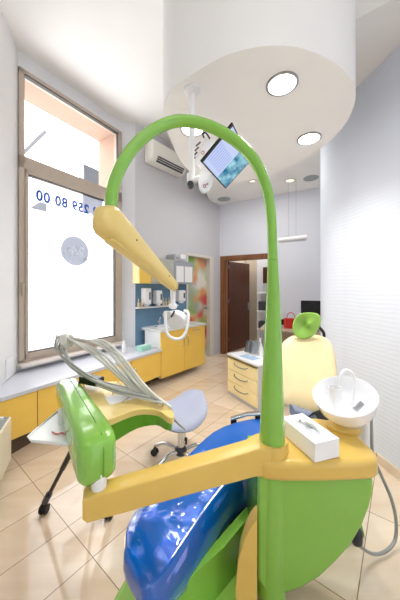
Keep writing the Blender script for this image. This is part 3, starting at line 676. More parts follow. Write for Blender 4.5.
# air conditioner on the grey wall
t = thing('air_conditioner', 'off-white air conditioner high on the grey wall', 'air conditioner', gp(.6, 3.2, .1), rz=GA)
sA, sB = gpx(153, .22), gpx(186.5, .22); zA = 3.28; 
def acz(px, py): 
    p = gp(gpx(px, .22), 0, .22); return HC+(HZ-py)/F*p.y
z0a = 3.42; z1a = z0a+.33
prof = [(.005, z0a), (.16, z0a), (.215, z0a+.07), (.22, z1a-.04), (.18, z1a), (.005, z1a)]
bm = nb(); loft(bm, [[gp(s, z, n) for n, z in prof] for s in (sA, sB)]); body = fin(bm, 'casing', M['acwhite'], t, bevel=.015)
bm = nb(); 
def acp(s, f, off): # on the sloped lower front
    n = .16+(.055)*f; z = z0a+.07*f; return gp(s, z, n)+gn*off*.8-Vector((0, 0, off*.6))
hexa(bm, [acp(sA+.1, .1, .002), acp(sB-.06, .1, .002), acp(sB-.06, .1, .006), acp(sA+.1, .1, .006)], [acp(sA+.1, 1.15, .002), acp(sB-.06, 1.15, .002), acp(sB-.06, 1.15, .006), acp(sA+.1, 1.15, .006)]); fin(bm, 'air_outlet', M['dark'], t)
bm = nb()
for f in (.45, .8): hexa(bm, [acp(sA+.1, f, .006), acp(sB-.06, f, .006), acp(sB-.06, f, .009), acp(sA+.1, f, .009)], [acp(sA+.1, f+.08, .006), acp(sB-.06, f+.08, .006), acp(sB-.06, f+.08, .009), acp(sA+.1, f+.08, .009)])
fin(bm, 'louvre', M['acwhite'], t)
settle(t)

# monitor on ceiling pole
Ym = 1.545
t = thing('ceiling_monitor', 'flat monitor tilted on a white pole from the oval ceiling', 'monitor', Q(192, 90, Ym))
bm = nb(); c = Vector((Q(192, 90, Ym).x, Ym, 0)); lathe(bm, [(0, zd), (.05, zd), (.05, zd-.012), (.02, zd-.03), (0, zd-.03)], c, 24); fin(bm, 'ceiling_flange', M['white'], t, smooth=True)
bm = nb(); tube(bm, [c+Vector((0, 0, zd)), c+Vector((0, 0, Q(0, 182, Ym).z))], .0175, 16); fin(bm, 'pole', M['white'], t, smooth=True)
bm = nb(); e = Q(191, 182, Ym); tube(bm, [e+Vector((0, 0, .05)), e+Vector((0, 0, .0))], .024, 14); tube(bm, [e+Vector((0, 0, .01)), Q(203, 178, Ym+.02)], .018, 12); fin(bm, 'arm', M['white'], t, smooth=True)
bm = nb(); lathe(bm, [(0, -.02), (.018, -.02), (.022, 0), (.018, .02), (0, .02)], Q(190.5, 185, Ym-.03), 16, R=Matrix.Rotation(PI/2, 3, 'X')); lab(fin(bm, 'pole_end_cap', M['dark'], t, smooth=True), 'dark round end cap')
A, B, C_, D = [Vector(((x-200)/F, 1, (HZ-y)/F)) for x, y in ((201, 162), (225.6, 189), (251, 161), (233, 123))]
# depths so the four sight lines meet a parallelogram
Mx = Matrix(((A.x, -B.x, C_.x), (A.y, -B.y, C_.y), (A.z, -B.z, C_.z))); sol = Mx.inverted() @ D
sc = 1.50/((sol[0]+sol[1]+sol[2]+1)/4)
A, B, C_, D = A*sol[0]*sc, B*sol[1]*sc, C_*sol[2]*sc, D*sc
for v in (A, B, C_, D): v.z += HC
ctr = (A+B+C_+D)/4; uu = ((D-A)+(C_-B)).normalized(); vv0 = ((A-B)+(D-C_)); nn = uu.cross(vv0).normalized(); vv = nn.cross(uu).normalized()
if nn.dot(Vector((0, 0, HC))-ctr) < 0: nn = -nn
print('MON', [tuple(round(c, 3) for c in v) for v in (A, B, C_, D)], (D-A).length, (A-B).length, uu.angle(vv0))
def quad(bm, c, s, off, th, pts=(A, B, C_, D)):
    q = [ctr+(p-ctr)*s for p in pts]; hexa(bm, [p+nn*(off-th) for p in q], [p+nn*off for p in q])
bm = nb(); quad(bm, ctr, 1, 0, .012); disp_ = lab(fin(bm, 'display', M['black'], t, bevel=.004), 'thin black display housing')
bm = nb(); q = [ctr+(p-ctr)*.93+nn*.0015 for p in (B, C_, D, A)]; f = bm.faces.new([bm.verts.new(p) for p in q]); uvl = bm.loops.layers.uv.new('UVMap')
for lp, uvc in zip(f.loops, ((0, 0), (1, 0), (1, 1), (0, 1))): lp[uvl].uv = uvc
me = bpy.data.meshes.new('screen'); bm.to_mesh(me); bm.free(); me.materials.append(M['screen']); o = bpy.data.objects.new('screen', me); COL.objects.link(o); o.parent = disp_
lab(o, 'lit screen with pale text page and teal picture')
# white mount plate and round-ended arm cover behind the display
def plate(pts, Yv, th, name, m, bev=.004):
    bm = nb(); a_ = [Q(x, y, Yv+(x-200)*.002) for x, y in pts]
    vs1 = [bm.verts.new(p) for p in a_]; vs2 = [bm.verts.new(p+Vector((0, th, 0))) for p in a_]; k = len(pts)
    bm.faces.new(vs1); bm.faces.new(vs2[::-1])
    for i in range(k): bm.faces.new((vs1[i], vs1[(i+1) % k], vs2[(i+1) % k], vs2[i]))
    return fin(bm, name, m, t, bevel=bev)
plate([(196, 162), (205, 136), (217, 143), (212, 160), (205, 172)], 1.545, .03, 'mount_plate', M['white'])
ov = [(206+7.5*math.cos(a)*1.0+3*math.sin(a)*-1*0, 178+15*math.sin(a)) for a in [2*PI*i/20 for i in range(20)]]
ov = [(206+(x-206)*math.cos(.35)-(y-178)*math.sin(.35)*.6, 178+(x-206)*math.sin(.35)+(y-178)*math.cos(.35)) for x, y in ov]
cv = plate(ov, 1.49, .03, 'arm_cover', M['white'])
def ring_mark(px, py, Yv, r, m, nm):
    bm = nb(); c = Q(px, py, Yv); pts = [c+Vector((r*math.cos(a), 0, r*math.sin(a)*1.2)) for a in [2*PI*i/14 for i in range(14)]]; tube(bm, pts, .0018, 6, closed=True); return fin(bm, nm, m, cv)
ring_mark(204.5, 186, 1.496, .008, M['logo'], 'logo'); ring_mark(207.5, 184, 1.496, .003, M['logo'], 'logo')
ring_mark(203, 152.5, 1.543, .008, M['inkr'], 'logo')
bm = nb(); tube(bm, smoothpts([Q(204, 138, 1.54), Q(203, 134, 1.53), Q(206, 133, 1.53), Q(210, 139, 1.54)], 5), .005, 8); 
for k in range(4): tube(bm, [Q(200.5-k*1.8, 142+k*5, 1.54), Q(196-k*1.2, 146+k*5, 1.54)], .005, 6)
lab(fin(bm, 'cable_clip', M['dark'], t, smooth=True), 'dark cable and clips behind the display')
settle(t)

# ================================================================== rear furniture
# desk
t = thing('desk', 'pale wooden desk behind the patient chair holding the red bag', 'desk', (1.5, 4.1, 0))
bm = nb(); prism(bm, [(.98, 4.25), (2.05, 3.8), (2.28, 4.3), (1.2, 4.78)], .72, .75); fin(bm, 'top', M['deskw'], t, bevel=.004)
for x, y in ((1.04, 4.3), (1.98, 3.88), (2.18, 4.28), (1.25, 4.68)):
    bm = nb(); box(bm, (x, y, .36), (.05, .05, .72)); fin(bm, 'leg', M['steel'], t)
bm = nb(); prism(bm, [(1.2, 4.66), (2.18, 4.25), (2.19, 4.27), (1.21, 4.68)], .35, .72); fin(bm, 'back_panel', M['deskw'], t)
settle(t)
# red bag
c = P(290, 328, .75)
t = thing('red_bag', 'small red bag with upright handle on the rear desk', 'bag', c)
bm = nb(); prof = [rrect(.19*f, .13*f, .03) for f in (.92, 1, 1.02, .98)]; loft(bm, [[(x, y, z) for x, y in pr] for pr, z in zip(prof, (0, .05, .12, .165))]); fin(bm, 'body', M['red'], t, smooth=True)
bm = nb(); tube(bm, smoothpts([(-.075, -.05, .14), (-.06, -.045, .22), (0, -.04, .27), (.06, -.045, .22), (.075, -.05, .14)], 5), .007, 8); fin(bm, 'handle', M['red'], t, smooth=True)
t = thing('desk_monitor', 'black computer monitor standing behind the green headrest', 'monitor', Q(311, 338, 4.05)); t.location.z = .75
c = t.location.copy()
bm = nb(); box(bm, (0, 0, .27), (.30, .035, .42), -.35); fin(bm, 'panel', M['black'], t, bevel=.006)
bm = nb(); box(bm, (0, .02, .06), (.05, .02, .12)); box(bm, (0, .0, .006), (.2, .14, .012)); fin(bm, 'stand', M['black'], t)
bm = nb(); q = P(284, 325, .75); box(bm, q+Vector((-.03, .05, .05)), (.1, .06, .1)); tag(fin(bm, 'black_box', M['black'], bevel=.01), 'small black box on the rear desk left of the red bag', 'box')
# corridor shelf
t = thing('corridor_shelf', 'white shelf rack with dark boxes seen through the brown doorway', 'shelf', bp(1.1, 0, -.6))
SX = bpx(258, -.6)-.95
bm = nb()
for z in (.5, .9, 1.3): 
    q = [bp(SX+.95, z, -.75), bp(SX+1.4, z, -.75), bp(SX+1.4, z, -.5), bp(SX+.95, z, -.5)]; hexa(bm, q, [v+Vector((0, 0, .03)) for v in q])
q = [bp(SX+.95, 0, -.75), bp(SX+1.4, 0, -.75), bp(SX+1.4, 0, -.72), bp(SX+.95, 0, -.72)]; hexa(bm, q, [v+Vector((0, 0, 1.35)) for v in q])
fin(bm, 'rack', M['white'], t)
for z, h, mm in ((.53, .16, 'dark'), (.93, .2, 'dark')):
    bm = nb(); q = [bp(SX+.98, z, -.7), bp(SX+1.3, z, -.7), bp(SX+1.3, z, -.52), bp(SX+.98, z, -.52)]; hexa(bm, q, [v+Vector((0, 0, h)) for v in q]); fin(bm, 'drawer_box', M[mm], t, bevel=.005)
settle(t)
bm = nb(); PX = bpx(263, -1.28); q = [bp(PX, 1.55, -1.275), bp(PX+.3, 1.55, -1.275), bp(PX+.3, 1.55, -1.295), bp(PX, 1.55, -1.295)]; hexa(bm, q, [v+Vector((0, 0, .4)) for v in q]); tag(fin(bm, 'picture_frame', M['wood']), 'dark framed picture on the corridor wall beyond the brown door', 'picture')

# drawer cart
fl, fr_ = Vector((.373, 3.44, 0)), Vector((.65, 2.92, 0)); dd = (fr_-fl).normalized(); dn = Vector((-dd.y, dd.x, 0)) 
if dn.dot(-fl) > 0: dn = -dn           # dn points away from the camera side
bk = Vector((-dd.y, dd.x, 0)); LW = (fr_-fl).length
if bk.x < 0: bk = -bk
t = thing('drawer_cart', 'cream three-drawer cart with white top left of the green column', 'cart', (fl+fr_)/2+bk*.2, rz=math.atan2(dd.y, dd.x))
dp = lambda s, b, z: fl+dd*s+bk*b+Vector((0, 0, z))
bm = nb(); hexa(bm, [dp(0, .02, .0), dp(LW, .02, .0), dp(LW, .42, .0), dp(0, .42, .0)], [dp(0, .02, .52), dp(LW, .02, .52), dp(LW, .42, .52), dp(0, .42, .52)]); fin(bm, 'body', mat('pale_grey_laminate', '#C9C9CF', .4, noise=.02), t, bevel=.006)
bm = nb(); hexa(bm, [dp(-.01, .0, .525), dp(LW+.01, .0, .525), dp(LW+.01, .43, .525), dp(-.01, .43, .525)], [dp(-.01, .0, .55), dp(LW+.01, .0, .55), dp(LW+.01, .43, .55), dp(-.01, .43, .55)]); fin(bm, 'top', M['white'], t, bevel=.004)
bm = nb(); hexa(bm, [dp(0, -.012, .505), dp(LW, -.012, .505), dp(LW, .01, .505), dp(0, .01, .505)], [dp(0, -.012, .526), dp(LW, -.012, .526), dp(LW, .01, .526), dp(0, .01, .526)]); lab(fin(bm, 'front_edge', mat('olive_metal_edge', '#8A7E4C', .3, metal=.6, noise=.1), t), 'olive-brown metal front edge')
for k in range(3):
    za, zb_ = .05+k*.151, .05+(k+1)*.151-.006
    bm = nb(); hexa(bm, [dp(0, 0, za), dp(LW, 0, za), dp(LW, .02, za), dp(0, .02, za)], [dp(0, 0, zb_), dp(LW, 0, zb_), dp(LW, .02, zb_), dp(0, .02, zb_)]); d = fin(bm, 'drawer', M['cabcream'], t, bevel=.005)
    bm = nb(); zz = zb_-.045; tube(bm, smoothpts([dp(.16, 0, zz+.015), dp(.19, -.025, zz), dp(LW/2, -.03, zz-.012), dp(LW-.19, -.025, zz), dp(LW-.16, 0, zz+.015)], 4), .006, 8); fin(bm, 'handle', M['steel'], d, smooth=True)
settle(t)
zt_ = .5505
q = dp(.20, .25, zt_); t = thing('acrylic_holder', 'clear acrylic instrument holder at the back left of the drawer cart', 'holder', q)
Rr = math.atan2(dd.y, dd.x)
for k in range(4):
    bm = nb(); box(bm, Vector((0, 0, .09))+Vector((math.cos(Rr), math.sin(Rr), 0))*(.045*k-.06), (.006, .12, .18), Rr, R=Matrix.Rotation(Rr, 3, 'Z')@Matrix.Rotation(.3, 3, 'Y')); fin(bm, 'divider', M['acryl'] if k % 2 else M['steel'], t)
bm = nb(); box(bm, (0, 0, .01), (.2, .13, .02), Rr); fin(bm, 'base', M['white'], t)
for (s, b, h, r, lb) in ((.27, .33, .22, .028, 'tall white spray bottle on the back of the drawer cart'), (.36, .28, .13, .03, 'short white jar on the drawer cart beside the spray bottle'), (.40, .38, .13, .035, 'squat white pot at the far back corner of the drawer cart')):
    bm = nb(); lathe(bm, [(0, 0), (r, 0), (r, h*.6), (r*.5, h*.75), (r*.5, h), (0, h)], dp(s, b, zt_), 18); tag(fin(bm, 'white_bottle', M['white'], smooth=True), lb, 'bottle', 'bottles on the drawer cart')
bm = nb(); c0_ = dp(.30, .13, zt_); box(bm, c0_+Vector((0, 0, .001)), (.24, .14, .002), Rr+.15); tag(fin(bm, 'paper_sheet', M['bluesheet']), 'pale blue printed sheet on the drawer cart top', 'paper')

# ================================================================== stool
hub = P(181, 449, .11)
t = thing('saddle_stool', 'blue-grey saddle stool on chrome wheeled base', 'stool', (hub.x, hub.y, 0))
sc0 = Vector((-.02, .03, .41)) 
# saddle seat: grid surface with raised far-right lobe and thickness
bm = nb(); nu, nv = 12, 10; top = {}; 
ax = Vector((.86, .51, 0)); ay = Vector((-.51, .86, 0))
secs = []
for i in range(nu+1):
    u = -1+2*i/nu
    hw = .20*math.sqrt(max(0, 1-abs(u)**3.0))*(1.08+.10*u)+.004
    ring = []
    for j in range(16):
        a = 2*PI*j/16; y = math.cos(a)*hw; th = .045*(1-.5*abs(u)**4); z = math.sin(a)*th
        sad = .09*max(u, 0)**1.6+.015*u*u - .9*y*y*(1-.6*max(u,0)) + .12*y
        ring.append(sc0+ax*(u*.235)+ay*y+Vector((0, 0, z+sad)))
    secs.append(ring)
loft(bm, secs); seat = fin(bm, 'seat', M['stoolf'], t, smooth=True, sub=1)
bm = nb(); tube(bm, [(0, 0, .12), (0, 0, .26)], .028, 16); tube(bm, [(0, 0, .26), (0, 0, .42)], .017, 16); fin(bm, 'gas_lift', M['chrome'], t, smooth=True)
bm = nb(); lathe(bm, [(0, .07), (.045, .075), (.05, .11), (.03, .135), (0, .135)], (0, 0, 0), 20); fin(bm, 'hub', M['dark'], t, smooth=True)
for k in range(5):
    a = 2*PI*k/5+.25; d = Vector((math.cos(a), math.sin(a), 0))
    bm = nb(); tube(bm, smoothpts([d*.03+Vector((0, 0, .10)), d*.14+Vector((0, 0, .125)), d*.25+Vector((0, 0, .085))], 5), .014, 10); lg = fin(bm, 'leg', M['chrome'], t, smooth=True)
    bm = nb(); e = d*.25; pr = Vector((-d.y, d.x, 0))
    for s in (-1, 1): lathe(bm, [(0, -.008), (.028, -.008), (.028, .008), (0, .008)], e+pr*.014*s+Vector((0, 0, .028)), 16, R=pr.to_track_quat('Z', 'Y').to_matrix())
    tube(bm, [e+Vector((0, 0, .03)), e+Vector((0, 0, .085))], .008, 8); fin(bm, 'castor', M['mask'], lg, smooth=True)

# ================================================================== rolling stand under the console
hb = Vector((-.70, 1.45, .56))
t = thing('rolling_stand', 'black tripod stand on castors under the instrument console', 'stand', (hb.x, hb.y, 0))
bm = nb(); tube(bm, [hb-Vector((0, 0, .08)), hb+Vector((0, 0, .12))], .028, 14); fin(bm, 'hub', M['dark'], t, smooth=True)
for x, y in ((-.99, 1.62), (-.566, 1.585), (-.79, 1.99)):
    e = Vector((x, y, .06)); d = (e-hb).normalized()
    bm = nb(); tube(bm, [hb+d*.02, hb+d*.25], .016, 12); tube(bm, [hb+d*.25, e], .012, 12); lg = fin(bm, 'leg', M['black'], t, smooth=True)
    bm = nb(); tube(bm, [e-d*.10, e-d*.02], .02, 12); lab(fin(bm, 'ankle', M['dark'], lg, smooth=True), 'ribbed black joint above the castor')
    bm = nb()
    for s in (-1, 1): lathe(bm, [(0, -.008), (.027, -.008), (.027, .008), (0, .008)], Vector((x+.014*s, y, .027)), 16, R=Matrix.Rotation(PI/2, 3, 'Y'))
    box(bm, (x, y, .05), (.02, .035, .035)); fin(bm, 'castor', M['mask'], lg)
settle(t)

# ================================================================== patient chair
seat_c = Vector((.15, 1.3, 0))
t = chair = thing('patient_chair', 'reclining patient chair with blue seat, yellow back and green headrest', 'dental chair', (.2, 1.45, 0))
zf, zr = .44, .50
L = [P(126, 548, zf), P(124.5, 534, zf), P(129, 519, zf), P(150, 492, zf), P(176, 467, .455), P(198, 446, .47), P(212, 432, .49), P(232, 423, .50), P(258, 418, .50), P(285, 416, .50)]
th_ = .15
Rr_ = [P(152, 590, zf), P(163, 580, zf), P(175, 562, zf), P(190, 537, zf), P(211, 505, .455), P(229, 482, .47), P(242, 466, .49), P(262, 455, .50), P(285, 447, .50), P(305, 440, .50)]
bm = nb(); secs = []
for i, (l_, r_) in enumerate(zip(L, Rr_)):
    w_ = (r_-l_); n_ = 14; th = (.09, .14, .19, .24, .27, .28, .28, .26, .24, .22)[i]
    ring = []
    for j in range(n_):
        a = PI*j/(n_-1)
        f = .5-.5*math.cos(a)
        ring.append(l_+w_*f+Vector((0, 0, .018*max(0,math.sin(a))**.6)))
    for f, dz_ in ((1.035, -.035), (1.05, -.5*th), (1.03, -th), (.5, -th-.01), (0, -th), (-.03, -.5*th), (-.03, -.04)):
        ring.append(l_+w_*f+Vector((0, 0, dz_)))
    secs.append(ring)
# foot closure
m0 = [p for p in secs[0]]; cen = sum(m0, Vector())/len(m0); dirf = Vector((-.03, -.035, 0))
secs = [[cen+(p-cen)*.80+dirf*.7 for p in m0]]+secs
loft(bm, secs); seat = fin(bm, 'seat', M['blue'], t, smooth=True, sub=1); lab(seat, 'glossy blue padded seat and leg rest')
# crinkled clear cover over the foot end
bm = nb(); grid = []
for i in range(0, 6):
    l_, r_ = L[i], Rr_[i]; w_ = r_-l_
    row = []
    for j in range(-1, 17):
        f = j/15; f = min(1.035, max(-.035, f)); 
        row.append(bm.verts.new(l_+w_*f+Vector((random.uniform(-.001, .001), 0, .022*max(0,math.sin(PI*min(1, max(0, f))))**.6+.004+random.uniform(0, .0015)-(.04 if j in (-1, 16) else 0)))))
    grid.append(row)
for A_, B_ in zip(grid, grid[1:]):
    for j in range(len(A_)-1): bm.faces.new((A_[j], A_[j+1], B_[j+1], B_[j]))
lab(fin(bm, 'foot_cover', M['film'], seat, smooth=True, sub=1), 'clear crinkled plastic cover over the foot end')
# green under-shell and yellow inset
bm = nb(); secs = []
for f, z0_, z1_ in ((0, .30, .325), (1, .22, .325), (2, .12, .33), (3, .04, .33)): pass
lo = [P(150, 560, .31), P(176, 500, .31), P(215, 455, .32), P(290, 425, .32)]
hi = [P(150, 600, .31), P(185, 560, .31), P(240, 500, .32), P(320, 465, .32)]
hi = [a_.lerp(b_, .62) for a_, b_ in zip(lo, hi)]
rings = []
for k, (a_, b_, zz) in enumerate(zip(lo, hi, (.22, .14, .06, .04))):
    w_ = b_-a_
    rings.append([a_, a_+w_*.5+Vector((0, 0, .01)), b_, b_+Vector((0, 0, zz-a_.z))+w_*-.06, a_+w_*.5+Vector((0, 0, zz-a_.z)), a_+w_*.06+Vector((0, 0, zz-a_.z))])
loft(bm, rings); fin(bm, 'under_shell', M['green'], t, bevel=.01)
# green floor plinth sweeping out under the foot, its lit look painted as paler green
pts = [P(108, 612, .06), P(116, 588, .06), P(130, 568, .06), P(150, 552, .06), P(180, 545, .06), P(250, 530, .06), P(262, 560, .06), P(262, 640, .06), P(112, 660, .06)]
pts = [P(104, 640, .10), P(110, 607, .10), P(119, 587, .10), P(132, 568, .10), P(150, 556, .10), P(180, 548, .10), P(245, 535, .10), P(250, 600, .10), P(240, 660, .10), P(140, 690, .10)]
bm = nb(); prism(bm, [(p.x, p.y) for p in smoothpts(pts, 4, True)], 0, .10); lab(fin(bm, 'floor_plinth', M['green_d'], t, bevel=.02), 'sweeping green floor plinth, lit tone painted in')
# yellow side panel beside the column
yy = [Q(257, 612, 1.0), Q(236, 612, 1.0), Q(236, 585, 1.0), Q(239, 555, 1.02), Q(246, 530, 1.05), Q(258, 512, 1.08), Q(275, 505, 1.12)]
yy = [(248, 640), (236, 640), (235, 590), (238, 560), (244, 540), (250, 528), (257, 519)]
bm = nb(); f1 = [Q(x, y, 1.02) for x, y in yy]+[Q(257, 640, 1.02)]; f2 = [p+Vector((.02, .08, 0)) for p in f1]
a_ = [bm.verts.new(p) for p in f1]; b_ = [bm.verts.new(p) for p in f2]; bm.faces.new(a_); bm.faces.new(b_[::-1])
for i in range(len(a_)): bm.faces.new((a_[i], a_[(i+1) % len(a_)], b_[(i+1) % len(a_)], b_[i]))
lab(fin(bm, 'side_panel', M['yellow'], t, bevel=.004), 'yellow side panel with curved edge')
# green skirt in front of the blue seat side
sk = [(163, 606), (200, 569), (225, 546), (244, 523), (262, 503), (262, 512), (250, 522), (243, 538), (237, 560), (234, 590), (235, 640), (150, 640)]
def skp(x, y):   # vertical skirt plane following the right edge of the seat
    a0, a1 = P(163, 600, .33), P(256, 500, .35); dx = a1-a0; k = (x-200)/F
    s_ = (k*a0.y-a0.x)/(dx.x-k*dx.y); Y_ = a0.y+dx.y*s_; return Q(x, y, Y_)
bm = nb(); f1 = [skp(x, y) for x, y in sk]; f2 = [p+Vector((-.03, .03, 0)) for p in f1]
a_ = [bm.verts.new(p) for p in f1]; b_ = [bm.verts.new(p) for p in f2]; bm.faces.new(a_); bm.faces.new(b_[::-1])
for i in range(len(a_)): bm.faces.new((a_[i], a_[(i+1) % len(a_)], b_[(i+1) % len(a_)], b_[i]))
fin(bm, 'side_skirt', M['green'], t)
# backrest
def bk_ring(f, inset=0):
    pass
out = [(283, 405), (280, 385), (279, 362), (281, 346), (288, 338), (299, 334.5), (311, 334), (323, 336.5), (331, 343), (335, 356), (337, 375), (335, 396), (327, 410), (315, 414), (298, 409)]
def bkp(x, y, off=0):   # leaning plane: far at the top
    f = (411-y)/77; Y_ = 1.74+.24*f-(x-300)*.0022; return Q(x, y, Y_+off)
outS = smoothpts([(a, b, 0) for a, b in out], 3, True); cx_, cy_ = 308, 373
bm = nb(); secs = []
for s_, off in ((.0, -.012), (.5, -.010), (.86, -.004), (.97, .012), (1.0, .035), (.99, .06), (.9, .085), (.4, .09), (0, .09)):
    secs.append([bkp(cx_+(p.x-cx_)*max(s_, .02), cy_+(p.y-cy_)*max(s_, .02), off) for p in outS])
loft(bm, secs); lab(fin(bm, 'backrest', M['cream'], t, smooth=True), 'cream-yellow padded backrest')
# headrest, cupped
out = [(294, 334), (292.5, 326), (295, 318), (301, 313.5), (310, 312.5), (318, 314), (321, 319), (319.5, 327), (314, 335), (306, 338.5), (299, 338)]
outS = smoothpts([(a, b, 0) for a, b in out], 3, True); cx_, cy_ = 306.5, 325
bm = nb(); secs = []
for s_, off in ((.14, .014), (.3, .0125), (.5, .008), (.7, .002), (.88, -.006), (.96, -.005), (1.0, .004), (1.0, .03), (.85, .055), (.3, .06), (0, .06)):
    secs.append([Q(cx_+(p.x-cx_)*max(s_, .02), cy_+(p.y-cy_)*max(s_, .02), 1.93+off*.6-(p.x-306)*.002) for p in outS])
loft(bm, secs); lab(fin(bm, 'headrest', M['green_d'], t, smooth=True), 'lime green cupped headrest')
bm = nb(); tube(bm, smoothpts([Q(318, 326, 2.0), Q(324, 334, 2.03), Q(322, 345, 2.05)], 4), .012, 8); tube(bm, [Q(306, 335, 2.02), Q(306, 350, 2.04)], .016, 8); lab(fin(bm, 'headrest_bracket', M['black'], t, smooth=True), 'black headrest bracket')
# lumbar hinge cover between seat and back
a_, b_ = Q(292, 411, 1.74), Q(314, 418, 1.68)
bm = nb(); loft(bm, [[a_+Vector((0, x, z)) for x, z in rrect(.10, .075, .03)], [b_+Vector((0, x, z)) for x, z in rrect(.10, .06, .025)]]); lab(fin(bm, 'lumbar_pad', M['greyfab'], t, smooth=True), 'slate grey pad at the foot of the backrest')
bm = nb(); hexa(bm, [Q(300, 424, 1.66), Q(332, 424, 1.66), Q(332, 424, 1.85), Q(300, 424, 1.85)], [Q(312, 413, 1.64), Q(326, 407, 1.66), Q(326, 407, 1.85), Q(312, 411, 1.85)]); fin(bm, 'recline_mechanism', M['dark'], t)
bm = nb(); hexa(bm, [Vector((.45, 1.45, 0)), Vector((.95, 1.45, 0)), Vector((.95, 1.9, 0)), Vector((.45, 1.9, 0))], [Vector((.5, 1.5, .46)), Vector((.85, 1.5, .46)), Vector((.85, 1.85, .46)), Vector((.5, 1.85, .46))]); fin(bm, 'base', M['green_s'], t, bevel=.02)
# chrome armrest bar
bm = nb(); a_, b_, c_ = Q(230.5, 419, 1.80), Q(247, 414, 1.82), Q(262, 413.5, 1.80)
loft(bm, [[p+Vector((0, x, z)) for x, z in rrect(.04, .018, .007)] for p in (a_, b_, c_)]); arm = fin(bm, 'armrest', M['chrome'], t, smooth=True)
for px, py in ((233.5, 421), (258, 417)):
    bm = nb(); p = Q(px, py, 1.80); box(bm, p+Vector((0, 0, 0)), (.04, .035, .035)); fin(bm, 'armrest_foot', M['black'], arm, bevel=.004)
settle(chair)

# ================================================================== dental unit
t = unit = thing('dental_unit', 'green and yellow dental unit with arched column, lamp arm, console and bowl', 'dental unit', (.5, 1.2, 0))
YF = 1.06
pan = [(258, 470), (374, 479), (374, 492), (370, 508), (363, 526), (352, 545), (337, 562), (320, 578), (300, 590), (280, 596), (264, 590), (258, 580)]
bm = nb(); f1 = [Q(x, y, YF) for x, y in pan]; f2 = [p+Vector((0, .26, 0)) for p in f1]
a_ = [bm.verts.new(p) for p in f1]; b_ = [bm.verts.new(p) for p in f2]; bm.faces.new(a_); bm.faces.new(b_[::-1])
for i in range(len(a_)): bm.faces.new((a_[i], a_[(i+1) % len(a_)], b_[(i+1) % len(a_)], b_[i]))
fin(bm, 'cabinet', M['green'], t, bevel=.012)
zb2 = Q(0, 478, YF).z; zt2 = .722
tp = [(.248, 1.06), (.262, 1.18), (.33, 1.32), (.55, 1.40), (.72, 1.36), (.765, 1.20), (.74, 1.06), (.6, 1.035), (.42, 1.03), (.30, 1.035)]
bm = nb(); prism(bm, [(p.x, p.y) for p in smoothpts([(a, b, 0) for a, b in tp], 4, True)], zb2, zt2); fin(bm, 'cabinet_top', M['yellow'], t, bevel=.022, seg=4)
# column and arch
CX, CY = .312, 1.11
path = [(271.5, 592, CY, 14.0), (271.5, 540, CY, 14.2), (271.5, 480, CY, 13.6), (272, 440, CY, 12.4), (272.3, 400, CY, 10.9), (272.8, 350, CY, 8.9), (273.2, 300, CY, 6.9), (272.6, 255, CY, 4.9), (271, 215, CY, 4.9), (266.5, 188, CY, 5.2), (256.5, 164, 1.105, 5.5), (241, 145.5, 1.095, 5.6), (221, 131.5, 1.08, 5.6), (199, 123, 1.06, 5.7), (177, 121, 1.04, 5.8), (157, 128, 1.02, 5.8), (138.5, 142, 1.0, 5.9), (124.5, 160, .985, 6.0), (115, 180, .975, 6.0), (111.5, 197, .97, 6.0), (110.5, 214, .965, 6.0)]
pp = [Q(x, y, Yv) for x, y, Yv, r in path]; rr = [Vector((r*Yv/F, 0, 0)) for x, y, Yv, r in path]
sp_ = smoothpts(pp, 6); sr = [v.x for v in smoothpts(rr, 6)]
bm = nb(); tube(bm, sp_, sr, 24); fin(bm, 'arch_column', M['green'], t, smooth=True)
bm = nb(); c = Q(272.7, 260, CY); lathe(bm, [(.0222, -.0014), (.0232, 0), (.0222, .0014)], c, 24); fin(bm, 'joint_ring', M['green_s'], t)
# foot under the panel
bm = nb(); box(bm, Q(272, 600, CY)+Vector((0, 0, -.0)), (.05, .06, .16)); fin(bm, 'post_foot', M['yellow'], t, bevel=.006)
bm = nb(); box(bm, (.42, 1.42, .08), (.30, .16, .16)); fin(bm, 'floor_foot', M['dark'], t, bevel=.02)
# support arm to the console
a0 = Vector((-.392, .855, 0)); a1 = Vector((.345, 1.13, 0)); ad = (a1-a0).normalized(); an = Vector((ad.y, -ad.x, 0))
bm = nb()
def armsec(c, z0, z1, wv):
    return [c+an*x+Vector((0, 0, (z0+z1)/2+y)) for x, y in rrect(wv, z1-z0, .007)]
loft(bm, [armsec(a0-ad*.0, .672, .738, .055), armsec(a0+ad*.015, .664, .745, .07), armsec(a0+ad*.35, .66, .757, .075), armsec(a1-ad*.14, .655, .768, .08), armsec(a1-ad*.08, .653, .77, .118), armsec(a1, .653, .77, .118), armsec(a1+ad*.03, .656, .766, .07)])
fin(bm, 'support_arm', M['yellow'], t, smooth=True)
bm = nb(); lathe(bm, [(.0, .64), (.06, .645), (.066, .66), (.066, .755), (.062, .768), (0, .770)], Vector((CX, CY, 0)), 28); fin(bm, 'arm_collar', M['yellow'], t, smooth=True)
bm = nb(); q = Vector((a0.x+.045, a0.y+.022, 0)); lathe(bm, [(0, .735), (.025, .735), (.025, .80), (0, .80)], q, 20); lab(fin(bm, 'pivot', M['white'], t, smooth=True), 'white pivot under the console')
